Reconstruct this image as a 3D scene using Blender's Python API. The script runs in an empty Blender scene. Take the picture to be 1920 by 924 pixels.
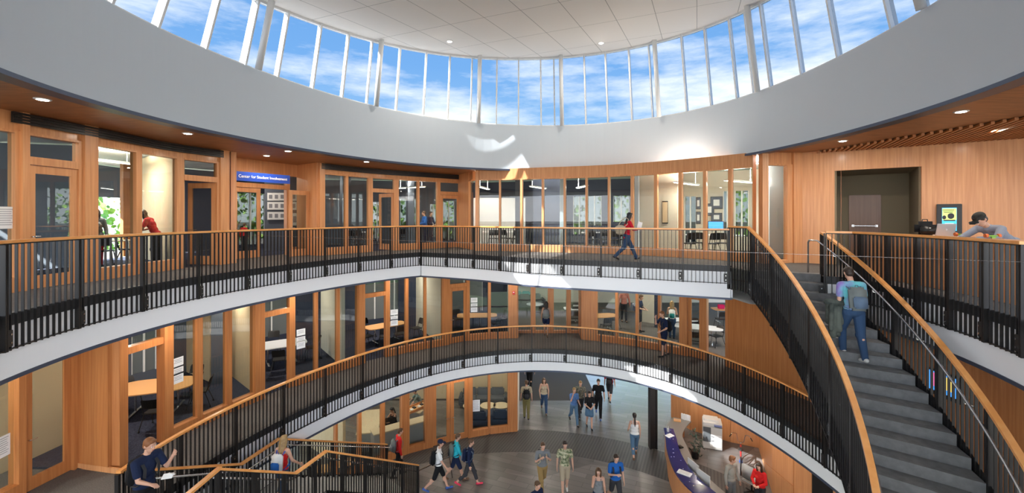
import bpy, bmesh, math, random
from mathutils import Vector, Matrix, Euler
random.seed(7)
S = bpy.context.scene
COL = S.collection
# ------------------------------------------------------------ camera, sky, sun, exposure
F, XC, HY, ZC = 820.0, 960.0, 407.0, 9.85
cam = bpy.data.cameras.new('camera'); camo = bpy.data.objects.new('camera', cam); COL.objects.link(camo)
camo.location = (0, 0, ZC); camo.rotation_euler = (math.pi/2, 0, 0)
cam.sensor_width = 36; cam.lens = 36*F/1920; cam.shift_y = -(462-HY)/1920
cam.clip_start = 0.1; cam.clip_end = 500
S.camera = camo
S.view_settings.view_transform = 'Standard'; S.view_settings.look = 'None'
S.view_settings.gamma = 1; S.view_settings.use_curve_mapping = False
S.view_settings.exposure = 0.40
SKY_STRENGTH = 8.0
SUN_DIR = Vector((.70, .40, -.60)).normalized()      # the way the light travels
sunl = bpy.data.lights.new('sun', 'SUN'); sunl.energy = 60; sunl.angle = math.radians(.6); sunl.color = (1, .96, .90)
suno = bpy.data.objects.new('sun', sunl); COL.objects.link(suno)
suno.rotation_euler = SUN_DIR.to_track_quat('-Z', 'Y').to_euler(); suno.location = (-20, -5, 30)

w = bpy.data.worlds.new('sky'); S.world = w; w.use_nodes = True
nt = w.node_tree; nt.nodes.clear()
def N(nt, t, **k):
    n = nt.nodes.new(t)
    for a, b in k.items(): setattr(n, a, b)
    return n
tc = N(nt, 'ShaderNodeTexCoord'); sep = N(nt, 'ShaderNodeSeparateXYZ'); nt.links.new(tc.outputs['Generated'], sep.inputs[0])
grad = N(nt, 'ShaderNodeValToRGB'); nt.links.new(sep.outputs['Z'], grad.inputs[0])
g = grad.color_ramp; g.elements[0].position = 0; g.elements[0].color = (.42, .50, .58, 1); g.elements[1].position = .62; g.elements[1].color = (.075, .20, .44, 1)
e = g.elements.new(.16); e.color = (.22, .38, .57, 1)
e = g.elements.new(.32); e.color = (.125, .28, .53, 1)
mp = N(nt, 'ShaderNodeMapping'); mp.inputs['Scale'].default_value = (1.3, 1.3, 5.5); nt.links.new(tc.outputs['Generated'], mp.inputs[0])
noi = N(nt, 'ShaderNodeTexNoise'); noi.inputs['Scale'].default_value = 2.3; noi.inputs['Detail'].default_value = 9; noi.inputs['Roughness'].default_value = .62
nt.links.new(mp.outputs[0], noi.inputs['Vector'])
# more cloud low down
addn = N(nt, 'ShaderNodeMapRange'); addn.inputs['From Min'].default_value = 0; addn.inputs['From Max'].default_value = .45; addn.inputs['To Min'].default_value = .22; addn.inputs['To Max'].default_value = -.10
nt.links.new(sep.outputs['Z'], addn.inputs[0])
ad = N(nt, 'ShaderNodeMath', operation='ADD'); nt.links.new(noi.outputs['Fac'], ad.inputs[0]); nt.links.new(addn.outputs[0], ad.inputs[1])
cr = N(nt, 'ShaderNodeValToRGB'); cr.color_ramp.elements[0].position = .44; cr.color_ramp.elements[1].position = .68
nt.links.new(ad.outputs[0], cr.inputs[0])
mx = N(nt, 'ShaderNodeMixRGB'); mx.inputs[2].default_value = (.66, .68, .70, 1)
nt.links.new(cr.outputs[0], mx.inputs[0]); nt.links.new(grad.outputs[0], mx.inputs[1])
grd = N(nt, 'ShaderNodeMath', operation='LESS_THAN'); grd.inputs[1].default_value = -.01; nt.links.new(sep.outputs['Z'], grd.inputs[0])
mg = N(nt, 'ShaderNodeMixRGB'); mg.inputs[2].default_value = (.20, .20, .18, 1); nt.links.new(grd.outputs[0], mg.inputs[0]); nt.links.new(mx.outputs[0], mg.inputs[1])
bg = N(nt, 'ShaderNodeBackground'); bg.inputs[1].default_value = SKY_STRENGTH; nt.links.new(mg.outputs[0], bg.inputs[0])
wo = N(nt, 'ShaderNodeOutputWorld'); nt.links.new(bg.outputs[0], wo.inputs[0])

# ------------------------------------------------------------ materials
def mat(name, col, rough=.6, metal=0, spec=.5, emit=0, noise=None, scale=(1, 1, 1), col2=None, bump=0, nscale=4, detail=4, coat=0, ecol=None):
    m = bpy.data.materials.new(name); m.use_nodes = True
    t = m.node_tree; b = t.nodes['Principled BSDF']
    b.inputs['Base Color'].default_value = (*col, 1); b.inputs['Roughness'].default_value = rough; b.inputs['Metallic'].default_value = metal
    b.inputs['Specular IOR Level'].default_value = spec
    if coat: b.inputs['Coat Weight'].default_value = coat; b.inputs['Coat Roughness'].default_value = .15
    if emit:
        b.inputs['Emission Color'].default_value = (*(ecol or col), 1); b.inputs['Emission Strength'].default_value = emit
    if noise or col2 or bump:
        c = N(t, 'ShaderNodeTexCoord'); mpp = N(t, 'ShaderNodeMapping'); mpp.inputs['Scale'].default_value = scale
        t.links.new(c.outputs['Object'], mpp.inputs[0])
        n = N(t, 'ShaderNodeTexNoise'); n.inputs['Scale'].default_value = nscale; n.inputs['Detail'].default_value = detail
        t.links.new(mpp.outputs[0], n.inputs['Vector'])
        if col2:
            r = N(t, 'ShaderNodeValToRGB'); r.color_ramp.elements[0].position = .36; r.color_ramp.elements[1].position = .64
            r.color_ramp.elements[0].color = (*col, 1); r.color_ramp.elements[1].color = (*col2, 1)
            t.links.new(n.outputs['Fac'], r.inputs[0]); t.links.new(r.outputs[0], b.inputs['Base Color'])
        if bump:
            bp = N(t, 'ShaderNodeBump'); bp.inputs['Strength'].default_value = bump; bp.inputs['Distance'].default_value = .01
            t.links.new(n.outputs['Fac'], bp.inputs['Height']); t.links.new(bp.outputs[0], b.inputs['Normal'])
    return m
def glass(name, tint, refl=1.0, rough=0.0, ior=1.5):
    m = bpy.data.materials.new(name); m.use_nodes = True; t = m.node_tree; t.nodes.clear()
    o = N(t, 'ShaderNodeOutputMaterial'); mxs = N(t, 'ShaderNodeMixShader'); tr = N(t, 'ShaderNodeBsdfTransparent'); gl = N(t, 'ShaderNodeBsdfGlossy')
    tr.inputs[0].default_value = (*tint, 1); gl.inputs['Roughness'].default_value = rough
    gl.inputs[0].default_value = (refl, refl, refl, 1)
    fr = N(t, 'ShaderNodeFresnel'); fr.inputs[0].default_value = ior
    ge = N(t, 'ShaderNodeNewGeometry'); im = N(t, 'ShaderNodeMath', operation='SUBTRACT'); im.inputs[0].default_value = 1; t.links.new(ge.outputs['Backfacing'], im.inputs[1])
    mu = N(t, 'ShaderNodeMath', operation='MULTIPLY'); t.links.new(fr.outputs[0], mu.inputs[0]); t.links.new(im.outputs[0], mu.inputs[1]); t.links.new(mu.outputs[0], mxs.inputs[0]); t.links.new(tr.outputs[0], mxs.inputs[1]); t.links.new(gl.outputs[0], mxs.inputs[2]); t.links.new(mxs.outputs[0], o.inputs[0])
    return m
def wood(name, c1, c2, sc=(14, 14, .5), rough=.42, coat=.12):
    m = mat(name, c1, rough, col2=c2, scale=sc, nscale=1.6, detail=7, coat=coat)
    return m
M = {}
def frosted():
    m = bpy.data.materials.new('frosted_film'); m.use_nodes = True; t = m.node_tree; t.nodes.clear()
    o = N(t, 'ShaderNodeOutputMaterial'); mxs = N(t, 'ShaderNodeMixShader'); tr = N(t, 'ShaderNodeBsdfTranslucent'); df = N(t, 'ShaderNodeBsdfDiffuse')
    tr.inputs[0].default_value = (.20, .235, .25, 1); df.inputs[0].default_value = (.55, .60, .62, 1); mxs.inputs[0].default_value = .3
    t.links.new(tr.outputs[0], mxs.inputs[1]); t.links.new(df.outputs[0], mxs.inputs[2]); t.links.new(mxs.outputs[0], o.inputs[0]); return m
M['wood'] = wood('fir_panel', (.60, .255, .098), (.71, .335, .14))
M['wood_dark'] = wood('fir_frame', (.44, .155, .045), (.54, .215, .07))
M['rail'] = wood('fir_handrail', (.84, .34, .09), (.92, .43, .14), sc=(3, 3, 3), rough=.32, coat=.3)
M['door_brown'] = wood('brown_door', (.19, .085, .045), (.23, .11, .06))
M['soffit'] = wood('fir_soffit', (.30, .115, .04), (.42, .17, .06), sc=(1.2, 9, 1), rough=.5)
M['black'] = mat('black_steel', (.022, .020, .020), .38, .3)
M['curb'] = mat('curb_steel', (.035, .035, .038), .5, .2)
M['trim'] = mat('blue_grey_trim', (.07, .085, .13), .4, .3)
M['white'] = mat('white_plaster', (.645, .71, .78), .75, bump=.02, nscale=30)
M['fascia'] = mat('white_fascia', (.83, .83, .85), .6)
M['alu'] = mat('white_aluminium', (.86, .87, .87), .4)
M['ceil'] = mat('ceiling_paint', (.72, .70, .66), .9)
M['tan'] = mat('tan_paint', (.66, .50, .32), .8)
M['beige'] = mat('beige_paint', (.66, .60, .50), .85)
M['navy'] = mat('navy_paint', (.030, .040, .075), .7)
M['slate'] = mat('slate_paint', (.10, .115, .15), .8)
M['grey'] = mat('grey_paint', (.45, .45, .45), .8)
M['carpet'] = mat('grey_carpet', (.105, .095, .09), .95, spec=.1, col2=(.19, .175, .165), scale=(6, 30, 1), nscale=6, bump=.3)
M['carpet_blue'] = mat('navy_carpet', (.022, .026, .045), .95, spec=.1, col2=(.05, .055, .085), nscale=30, bump=.3)
M['stair'] = mat('charcoal_rubber', (.165, .165, .168), .8, spec=.3, col2=(.21, .21, .212), nscale=9, detail=8)
M['steel'] = mat('brushed_steel', (.62, .62, .62), .25, 1)
M['laptop'] = mat('laptop_lid', (.60, .61, .63), .35, .6)
M['glass'] = glass('clear_glass', (.80, .84, .83))
M['cglass'] = glass('tinted_glass', (.148, .155, .162), .9, ior=1.25)
M['wglass'] = glass('solar_glass', (.26, .27, .27), .9, ior=1.3)
M['frost'] = frosted()
M['olive'] = mat('olive_paint', (.24, .195, .13), .85)
M['paper'] = mat('paper', (.85, .85, .85), .7)
M['ink'] = mat('ink', (.05, .05, .06), .7)
M['lamp'] = mat('lamp_lens', (1, .93, .8), emit=14)
M['pend'] = mat('pendant_lens', (1, .92, .78), emit=9)
M['sign'] = mat('sign_blue', (.02, .07, .42), .35)
M['letter'] = mat('sign_letter', (.9, .9, .92), .5)
M['red'] = mat('red_plastic', (.55, .02, .02), .4)
M['bluesteel'] = mat('blue_counter', (.012, .016, .14), .12, coat=.6)
M['counter'] = mat('grey_laminate', (.20, .185, .175), .35, coat=.2)
M['table'] = mat('maple_top', (.80, .42, .17), .35, coat=.2)
M['twhite'] = mat('white_top', (.75, .77, .82), .3)
M['stone'] = mat('speckled_top', (.70, .55, .36), .4, col2=(.82, .70, .5), nscale=40)
M['sofa'] = mat('blue_upholstery', (.05, .075, .13), .85)
M['sofa_grey'] = mat('grey_upholstery', (.12, .13, .15), .85)
M['teal'] = mat('teal_upholstery', (.12, .45, .45), .8)
M['machine'] = mat('off_white_plastic', (.62, .62, .60), .5)
M['screen'] = mat('screen_blue', (.05, .2, .7), .2, emit=1.2, ecol=(.05, .3, .95))
M['leaf'] = mat('foliage', (.10, .22, .03), .7, col2=(.30, .45, .06), nscale=3)
M['bark'] = mat('bark', (.10, .07, .05), .9)
M['grass'] = mat('lawn', (.05, .075, .03), .9, col2=(.065, .095, .04))
M['skin'] = mat('skin', (.60, .34, .24), .5)
M['skin2'] = mat('skin_tan', (.42, .22, .14), .5)
def tex_floor():
    m = bpy.data.materials.new('slate_tile_floor'); m.use_nodes = True; t = m.node_tree; b = t.nodes['Principled BSDF']
    c = N(t, 'ShaderNodeTexCoord'); L = t.links.new
    # large planks, each its own grey
    mp = N(t, 'ShaderNodeMapping'); mp.inputs['Rotation'].default_value = (0, 0, .42); L(c.outputs['Object'], mp.inputs[0])
    br = N(t, 'ShaderNodeTexBrick'); br.inputs['Scale'].default_value = 1; br.inputs['Brick Width'].default_value = 1.2; br.inputs['Row Height'].default_value = .3
    br.inputs['Mortar Size'].default_value = .006; br.inputs['Bias'].default_value = 0
    br.inputs['Color1'].default_value = (.115, .105, .10, 1); br.inputs['Color2'].default_value = (.165, .15, .145, 1); br.inputs['Mortar'].default_value = (.05, .05, .05, 1)
    L(mp.outputs[0], br.inputs['Vector'])
    # large light/dark wedges of the pattern
    mp2 = N(t, 'ShaderNodeMapping'); mp2.inputs['Rotation'].default_value = (0, 0, -.35); mp2.inputs['Scale'].default_value = (.45, 1.1, 1); L(c.outputs['Object'], mp2.inputs[0])
    ck = N(t, 'ShaderNodeTexVoronoi'); ck.inputs['Scale'].default_value = .55; L(mp2.outputs[0], ck.inputs['Vector'])
    mr = N(t, 'ShaderNodeMapRange'); mr.inputs['To Min'].default_value = .7; mr.inputs['To Max'].default_value = 1.6; L(ck.outputs['Color'], mr.inputs[0])
    mul = N(t, 'ShaderNodeMixRGB', blend_type='MULTIPLY'); mul.inputs[0].default_value = 1; L(br.outputs[0], mul.inputs[1]); L(mr.outputs[0], mul.inputs[2])
    # dark ribbed ring outside the rotunda circle
    sp = N(t, 'ShaderNodeSeparateXYZ'); L(c.outputs['Object'], sp.inputs[0])
    sx = N(t, 'ShaderNodeMath', operation='SUBTRACT'); sx.inputs[1].default_value = .2; L(sp.outputs[0], sx.inputs[0])
    sy = N(t, 'ShaderNodeMath', operation='SUBTRACT'); sy.inputs[1].default_value = 9.6; L(sp.outputs[1], sy.inputs[0])
    x2 = N(t, 'ShaderNodeMath', operation='MULTIPLY'); L(sx.outputs[0], x2.inputs[0]); L(sx.outputs[0], x2.inputs[1])
    y2 = N(t, 'ShaderNodeMath', operation='MULTIPLY'); L(sy.outputs[0], y2.inputs[0]); L(sy.outputs[0], y2.inputs[1])
    ss = N(t, 'ShaderNodeMath', operation='ADD'); L(x2.outputs[0], ss.inputs[0]); L(y2.outputs[0], ss.inputs[1])
    rr = N(t, 'ShaderNodeMath', operation='SQRT'); L(ss.outputs[0], rr.inputs[0])
    c1 = N(t, 'ShaderNodeMath', operation='GREATER_THAN'); c1.inputs[1].default_value = 8.75; L(rr.outputs[0], c1.inputs[0])
    c2 = N(t, 'ShaderNodeMath', operation='LESS_THAN'); c2.inputs[1].default_value = 10.7; L(rr.outputs[0], c2.inputs[0])
    band = N(t, 'ShaderNodeMath', operation='MULTIPLY'); L(c1.outputs[0], band.inputs[0]); L(c2.outputs[0], band.inputs[1])
    wv = N(t, 'ShaderNodeTexWave'); wv.inputs['Scale'].default_value = 2.6; wv.inputs['Distortion'].default_value = .4; L(mp.outputs[0], wv.inputs['Vector'])
    wr = N(t, 'ShaderNodeValToRGB'); wr.color_ramp.elements[0].color = (.045, .042, .042, 1); wr.color_ramp.elements[1].color = (.085, .078, .075, 1); L(wv.outputs[0], wr.inputs[0])
    mb = N(t, 'ShaderNodeMixRGB'); L(band.outputs[0], mb.inputs[0]); L(mul.outputs[0], mb.inputs[1]); L(wr.outputs[0], mb.inputs[2])
    # carpet of the far lobby
    yf = N(t, 'ShaderNodeMath', operation='GREATER_THAN'); yf.inputs[1].default_value = 23.5; L(sp.outputs[1], yf.inputs[0])
    xf = N(t, 'ShaderNodeMath', operation='LESS_THAN'); xf.inputs[1].default_value = 4.6; L(sp.outputs[0], xf.inputs[0])
    cf = N(t, 'ShaderNodeMath', operation='MULTIPLY'); L(yf.outputs[0], cf.inputs[0]); L(xf.outputs[0], cf.inputs[1])
    mc = N(t, 'ShaderNodeMixRGB'); mc.inputs[2].default_value = (.05, .045, .045, 1); L(cf.outputs[0], mc.inputs[0]); L(mb.outputs[0], mc.inputs[1])
    L(mc.outputs[0], b.inputs['Base Color'])
    rg = N(t, 'ShaderNodeMapRange'); rg.inputs['To Min'].default_value = .36; rg.inputs['To Max'].default_value = .95; mxx = N(t, 'ShaderNodeMath', operation='MAXIMUM'); L(cf.outputs[0], mxx.inputs[0]); hb = N(t, 'ShaderNodeMath', operation='MULTIPLY'); hb.inputs[1].default_value = .35; L(band.outputs[0], hb.inputs[0]); L(hb.outputs[0], mxx.inputs[1]); L(mxx.outputs[0], rg.inputs[0]); L(rg.outputs[0], b.inputs['Roughness'])
    return m
M['tile'] = tex_floor()
def tex_ceiling():
    m = bpy.data.materials.new('ceiling_tiles'); m.use_nodes = True; t = m.node_tree; b = t.nodes['Principled BSDF']
    c = N(t, 'ShaderNodeTexCoord'); mp = N(t, 'ShaderNodeMapping'); mp.inputs['Rotation'].default_value = (0, 0, .40+math.pi/2*0); t.links.new(c.outputs['Object'], mp.inputs[0])
    br = N(t, 'ShaderNodeTexBrick'); br.offset = 0; br.inputs['Scale'].default_value = 1; br.inputs['Brick Width'].default_value = 1.2; br.inputs['Row Height'].default_value = 2.4
    br.inputs['Mortar Size'].default_value = .010; br.inputs['Color1'].default_value = (.93, .89, .84, 1); br.inputs['Color2'].default_value = (.91, .87, .82, 1); br.inputs['Mortar'].default_value = (.45, .43, .40, 1)
    t.links.new(mp.outputs[0], br.inputs['Vector']); t.links.new(br.outputs[0], b.inputs['Base Color']); b.inputs['Roughness'].default_value = .9
    return m
M['tiles'] = tex_ceiling()
def cloth(name, c, c2=None, ns=6): return mat('cloth_'+name, c, .85, spec=.2, col2=c2, nscale=ns)

# ------------------------------------------------------------ helpers
def tag(o, label=None, cat=None, group=None, kind=None):
    if label: o['label'] = label
    if cat: o['category'] = cat
    if group: o['group'] = group
    if kind: o['kind'] = kind
    return o
def link(name, me, m=None, parent=None, smooth=False):
    o = bpy.data.objects.new(name, me); COL.objects.link(o)
    if m is not None:
        for mm in (m if isinstance(m, (list, tuple)) else [m]): me.materials.append(mm)
    if parent is not None: o.parent = parent
    if smooth:
        for p in me.polygons: p.use_smooth = True
    return o
def fin(bm, name, m, parent=None, smooth=False, kind=None):
    bmesh.ops.recalc_face_normals(bm, faces=bm.faces)
    me = bpy.data.meshes.new(name); bm.to_mesh(me); bm.free()
    o = link(name, me, m, parent, smooth)
    if kind: o['kind'] = kind
    return o
def empty(name, loc=(0, 0, 0), rz=0, **k):
    o = bpy.data.objects.new(name, None); COL.objects.link(o); o.location = loc; o.rotation_euler = (0, 0, rz); o.empty_display_size = .1
    return tag(o, **k)
def box(bm, c, s, rz=0, rx=0, bev=0, mi=0, ry=0):
    r = bmesh.ops.create_cube(bm, size=1)
    mtx = Matrix.Translation(c) @ Euler((rx, ry, rz)).to_matrix().to_4x4() @ Matrix.Diagonal((*s, 1))
    bmesh.ops.transform(bm, matrix=mtx, verts=r['verts'])
    fs = {f for v in r['verts'] for f in v.link_faces}
    for f in fs: f.material_index = mi
    if bev:
        es = {e for f in fs for e in f.edges}
        bmesh.ops.bevel(bm, geom=list(es), offset=bev, segments=2, affect='EDGES')
def wallseg(bm, a, b, z0, z1, th=.1, side=0, mi=0):
    """vertical slab from plan point a to plan point b"""
    a = Vector(a[:2]); b = Vector(b[:2]); d = b-a; L = d.length
    if L < 1e-4: return
    n = Vector((-d.y, d.x))/L; c = (a+b)/2 + n*th*side*.5
    box(bm, (c.x, c.y, (z0+z1)/2), (L, th, z1-z0), math.atan2(d.y, d.x), mi=mi)
def cyl(bm, a, b, r, r2=None, seg=10, mi=0, caps=True):
    a = Vector(a); b = Vector(b); d = b-a
    if d.length < 1e-6: return
    q = d.to_track_quat('Z', 'Y').to_matrix().to_4x4()
    rr = bmesh.ops.create_cone(bm, cap_ends=caps, segments=seg, radius1=r, radius2=r if r2 is None else r2, depth=d.length)
    bmesh.ops.transform(bm, matrix=Matrix.Translation((a+b)/2) @ q, verts=rr['verts'])
    if mi:
        for v in rr['verts']:
            for f in v.link_faces: f.material_index = mi
def ball(bm, c, s, sub=2, rot=None, mi=0):
    r = bmesh.ops.create_icosphere(bm, subdivisions=sub, radius=1)
    s = (s, s, s) if isinstance(s, (int, float)) else s
    mtx = Matrix.Translation(c) @ (rot if rot is not None else Matrix.Identity(4)) @ Matrix.Diagonal((*s, 1))
    bmesh.ops.transform(bm, matrix=mtx, verts=r['verts'])
    if mi:
        for v in r['verts']:
            for f in v.link_faces: f.material_index = mi
def sweep(bm, pts, wd, ht, up=Vector((0, 0, 1)), closed=False):
    """rectangular bar along 3D points; top centre follows the points"""
    n = len(pts); rings = []
    for i, p in enumerate(pts):
        p = Vector(p); a = Vector(pts[i-1]) if i else p; b = Vector(pts[i+1]) if i < n-1 else p
        t = (b-a).normalized(); s = t.cross(up).normalized(); u = s.cross(t).normalized()
        if 0 < i < n-1:
            t1 = (p-a).normalized(); k = max(.5, t1.dot(t)); s = s/k
        rings.append([bm.verts.new(p+s*wd/2), bm.verts.new(p-s*wd/2), bm.verts.new(p-s*wd/2-u*ht), bm.verts.new(p+s*wd/2-u*ht)])
    for i in range(n-1):
        for j in range(4):
            bm.faces.new((rings[i][j], rings[i][(j+1) % 4], rings[i+1][(j+1) % 4], rings[i+1][j]))
    bm.faces.new(rings[0]); bm.faces.new(rings[-1][::-1])
def tube(bm, pts, r, seg=8):
    P = [Vector(p) for p in pts]; rings = []; n = len(P); ref = None
    for i, p in enumerate(P):
        a = (p-P[i-1]).normalized() if i else (P[1]-p).normalized(); b = (P[i+1]-p).normalized() if i < n-1 else a
        t = (a+b).normalized() if (a+b).length > 1e-4 else a
        if ref is None: ref = t.orthogonal().normalized()
        ref = (ref-t*ref.dot(t)).normalized(); s = t.cross(ref); k = 1/max(.6, a.dot(t))
        rings.append([bm.verts.new(p+(ref*math.cos(2*math.pi*j/seg)+s*math.sin(2*math.pi*j/seg))*r*k) for j in range(seg)])
    for i in range(n-1):
        for j in range(seg): bm.faces.new((rings[i][j], rings[i][(j+1) % seg], rings[i+1][(j+1) % seg], rings[i+1][j]))
    bm.faces.new(rings[0][::-1]); bm.faces.new(rings[-1])
def R(x): return (x-XC)/F
def W(x, Y, z): return Vector((R(x)*Y, Y, z))
def G(x, y, z):
    Y = F*(ZC-z)/(y-HY); return Vector((R(x)*Y, Y, z))
def hit(path, x):
    """plan point where the sight line of image column x crosses a plan polyline"""
    k = R(x); best = None
    for i in range(len(path)-1):
        a, b = Vector(path[i]), Vector(path[i+1]); fa = a.x-k*a.y; fb = b.x-k*b.y
        if (fa <= 0 <= fb or fb <= 0 <= fa) and abs(fa-fb) > 1e-9:
            p = a+(b-a)*(fa/(fa-fb))
            if best is None or p.y < best.y: best = p
    if best is None:
        a, b = Vector(path[0]), Vector(path[-1])
        best = a if abs(a.x-k*a.y) < abs(b.x-k*b.y) else b
    return best
def smooth_path(pts, n=8):
    P = [Vector(p) for p in pts]; out = []
    for i in range(len(P)-1):
        p0 = P[max(i-1, 0)]; p1 = P[i]; p2 = P[i+1]; p3 = P[min(i+2, len(P)-1)]
        for k in range(n):
            t = k/n
            out.append(.5*((2*p1)+(p2-p0)*t+(2*p0-5*p1+4*p2-p3)*t*t+(3*p1-p0-3*p2+p3)*t**3))
    out.append(P[-1]); return out
def resample(P, d=None, n=None):
    P = [Vector(p) for p in P]; L = [0]
    for i in range(len(P)-1): L.append(L[-1]+(P[i+1]-P[i]).length)
    if n is None: n = max(1, round(L[-1]/d))
    out = []; j = 0
    for k in range(n+1):
        s = L[-1]*k/n
        while j < len(P)-2 and L[j+1] < s: j += 1
        q = (s-L[j])/max(1e-9, L[j+1]-L[j]); out.append(P[j]+(P[j+1]-P[j])*min(1, max(0, q)))
    return out
Z1, Z2, Z3 = 0.0, 4.2, 8.4
ZSOF = ZC+2.08       # soffit of the top floor / bottom of the white drum
ZSILL = ZC+3.93
CEN = Vector((.2, 9.6))
for n, c, c2 in (('brown', (.09, .045, .02), None), ('darkbrown', (.03, .016, .010), None), ('blackhair', (.010, .008, .008), None), ('blonde', (.38, .24, .10), (.28, .17, .07)), ('ginger', (.22, .08, .025), None)):
    M[n] = mat('hair_'+n, c, .5, col2=c2, nscale=20)
for n, c in (('red', (.55, .012, .03)), ('scarlet', (.62, .02, .02)), ('navy', (.012, .020, .055)), ('blue', (.03, .10, .36)), ('royal', (.02, .12, .42)), ('denim', (.035, .07, .14)), ('paledenim', (.09, .17, .27)), ('black', (.012, .012, .014)), ('charcoal', (.04, .04, .045)),
             ('grey', (.20, .21, .22)), ('white', (.78, .78, .78)), ('khaki', (.30, .20, .08)), ('olive', (.20, .17, .07)), ('orange', (.65, .13, .05)), ('pink', (.62, .25, .20)), ('cyan', (.03, .45, .55)), ('stone', (.42, .35, .25)), ('skyblue', (.10, .20, .42)), ('bluegrey', (.12, .17, .25)), ('greygreen', (.15, .19, .18)), ('beige', (.50, .42, .30)), ('hotpink', (.6, .02, .12)), ('teal', (.02, .22, .22)), ('greypack', (.17, .19, .19)), ('heather', (.26, .28, .34)), ('suit', (.33, .31, .27))):
    M['c_'+n] = cloth(n, c)
M['c_hawaii'] = cloth('leaf_print', (.09, .13, .06), (.60, .56, .38), 13)
M['c_plaid'] = cloth('plaid', (.05, .06, .05), (.30, .28, .22), 18)
M['c_tiedye'] = cloth('tie_dye', (.28, .05, .42), (.12, .62, .60), 2.6)
M['c_redprint'] = cloth('red_print', (.60, .02, .03), (.75, .10, .10), 9)
M['c_capgrey'] = cloth('cap', (.07, .065, .055), (.012, .012, .014), 5)
M['lip'] = mat('lip', (.45, .12, .10), .5)
M['shoe_dark'] = mat('dark_shoe', (.02, .018, .018), .6); M['shoe_white'] = mat('white_shoe', (.65, .65, .63), .6); M['shoe_brown'] = mat('brown_shoe', (.12, .06, .03), .6); M['shoe_blue'] = mat('blue_shoe', (.04, .10, .35), .6); M['shoe_pink'] = mat('pink_shoe', (.7, .03, .08), .6)
# ------------------------------------------------------------ rotunda curves
def fourier(co, off=0.0):
    def f(th):
        r = co[0]+off
        for k in range(1, (len(co)-1)//2+1): r += co[2*k-1]*math.cos(k*th)+co[2*k]*math.sin(k*th)
        return Vector((CEN.x+r*math.cos(th), CEN.y+r*math.sin(th)))
    return f
C_RING = [8.289, 0.2686, 0.2386, -0.6002, 0.4885, -0.1153, -0.1338, -0.0678, -0.0323, -0.0159, -0.0116]
C_L3 = [8.3748, 0.0575, 0.3997, -0.6626, 0.3717, -0.0848, -0.1918]
C_L2 = [8.0579, 0.2558, 0.0467, -0.6637, 0.3391, -0.1311, -0.1416]
ring = fourier(C_RING); ring_o = fourier(C_RING, .35); l3 = fourier(C_L3); l2 = fourier(C_L2)
def arc(f, t0, t1, n): return [f(math.radians(t0+(t1-t0)*i/n)) for i in range(n+1)]
def ray_ang(f, x):
    """angle at which the far side of a rotunda curve meets image column x"""
    lo, hi = math.radians(-45), math.radians(225); best = None; pv = None
    for i in range(541):
        th = lo+(hi-lo)*i/540; p = f(th); v = p.x-R(x)*p.y
        if pv is not None and (v > 0) != (pv > 0) and p.y > 4.5: 
            if best is None or p.y > best[1]: best = (th, p.y)
        pv = v
    return best[0] if best else lo

# outline of the level-3 opening (counter-clockwise seen from above, starting at the corner)
th_c = ray_ang(l3, 790)
CORNER = Vector((-3.62, 17.45))
chord = smooth_path([CORNER, (-1.32, 16.35), (.72, 14.95), (3.97, 13.62), (5.2, 13.05), (6.3, 12.62)], 6)
# stair nosings (outer end) by step number and direction towards the inner end
NST = 24; RISE = (Z3-Z2)/NST
def interp(x, xs, ys):
    if x <= xs[0]: return ys[0]+(x-xs[0])*(ys[1]-ys[0])/(xs[1]-xs[0])
    for i in range(len(xs)-1):
        if x <= xs[i+1]: return ys[i]+(x-xs[i])*(ys[i+1]-ys[i])/(xs[i+1]-xs[i])
    return ys[-1]+(x-xs[-1])*(ys[-1]-ys[-2])/(xs[-1]-xs[-2])
OUTP = {0: (1539.8, 515.7), 2: (1578, 552.6), 4: (1623, 596.7), 6: (1669.5, 646), 8: (1716, 703.7), 10: (1766, 775.8), 12: (1821.9, 860), 13: (1849.9, 906.5)}
_k = sorted(OUTP); _ps = [G(OUTP[k][0], OUTP[k][1], Z3-RISE*k) for k in _k]
def quadfit(xs, ys):
    import numpy as np
    return np.polyfit(xs, ys, 2)
_qx = quadfit(_k, [p.x for p in _ps]); _qy = quadfit(_k, [p.y for p in _ps])
def so(n): return Vector((_qx[0]*n*n+_qx[1]*n+_qx[2], _qy[0]*n*n+_qy[1]*n+_qy[2]))
def sdir(n):
    a = math.radians(interp(n, [0, 4, 8, 10, 13, 18, 24], [31, 34, 34, 36, 41.5, 48, 55])); return Vector((-math.cos(a), math.sin(a)))
SW = 1.57
def si(n): return so(n)+sdir(n)*SW
I0, O0 = si(0), so(0)
p_right = Vector((7.47, 10.35))
thr = math.atan2(p_right.y-CEN.y, p_right.x-CEN.x)
open3 = [p for p in chord] + [I0, O0, p_right] + [l3(thr+(-(thr) + (th_c-2*math.pi))*i/60.0 + 0*0) for i in range(1, 61)]
open3 = [p for p in chord] + [I0, O0, p_right] + [l3(thr-(thr+2*math.pi-th_c)*i/64.0) for i in range(1, 64)]

# level-2 opening
P1 = Vector((-7.17, 7.87)); Q2 = Vector((-5.37, 8.04)); Q1 = Vector((-5.40, 7.2))
thp = math.atan2(P1.y-CEN.y, P1.x-CEN.x) % (2*math.pi)
th_e = math.radians(-22)
open2 = [l2(thp+(th_e-thp)*i/60.0) for i in range(61)] + [Vector(v) for v in ((6.3, 4.6), (5, 3.6), (1, 3.0), (-3, 3.2), (-5.4, 4.2))] + [Q1, Q2]

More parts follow.
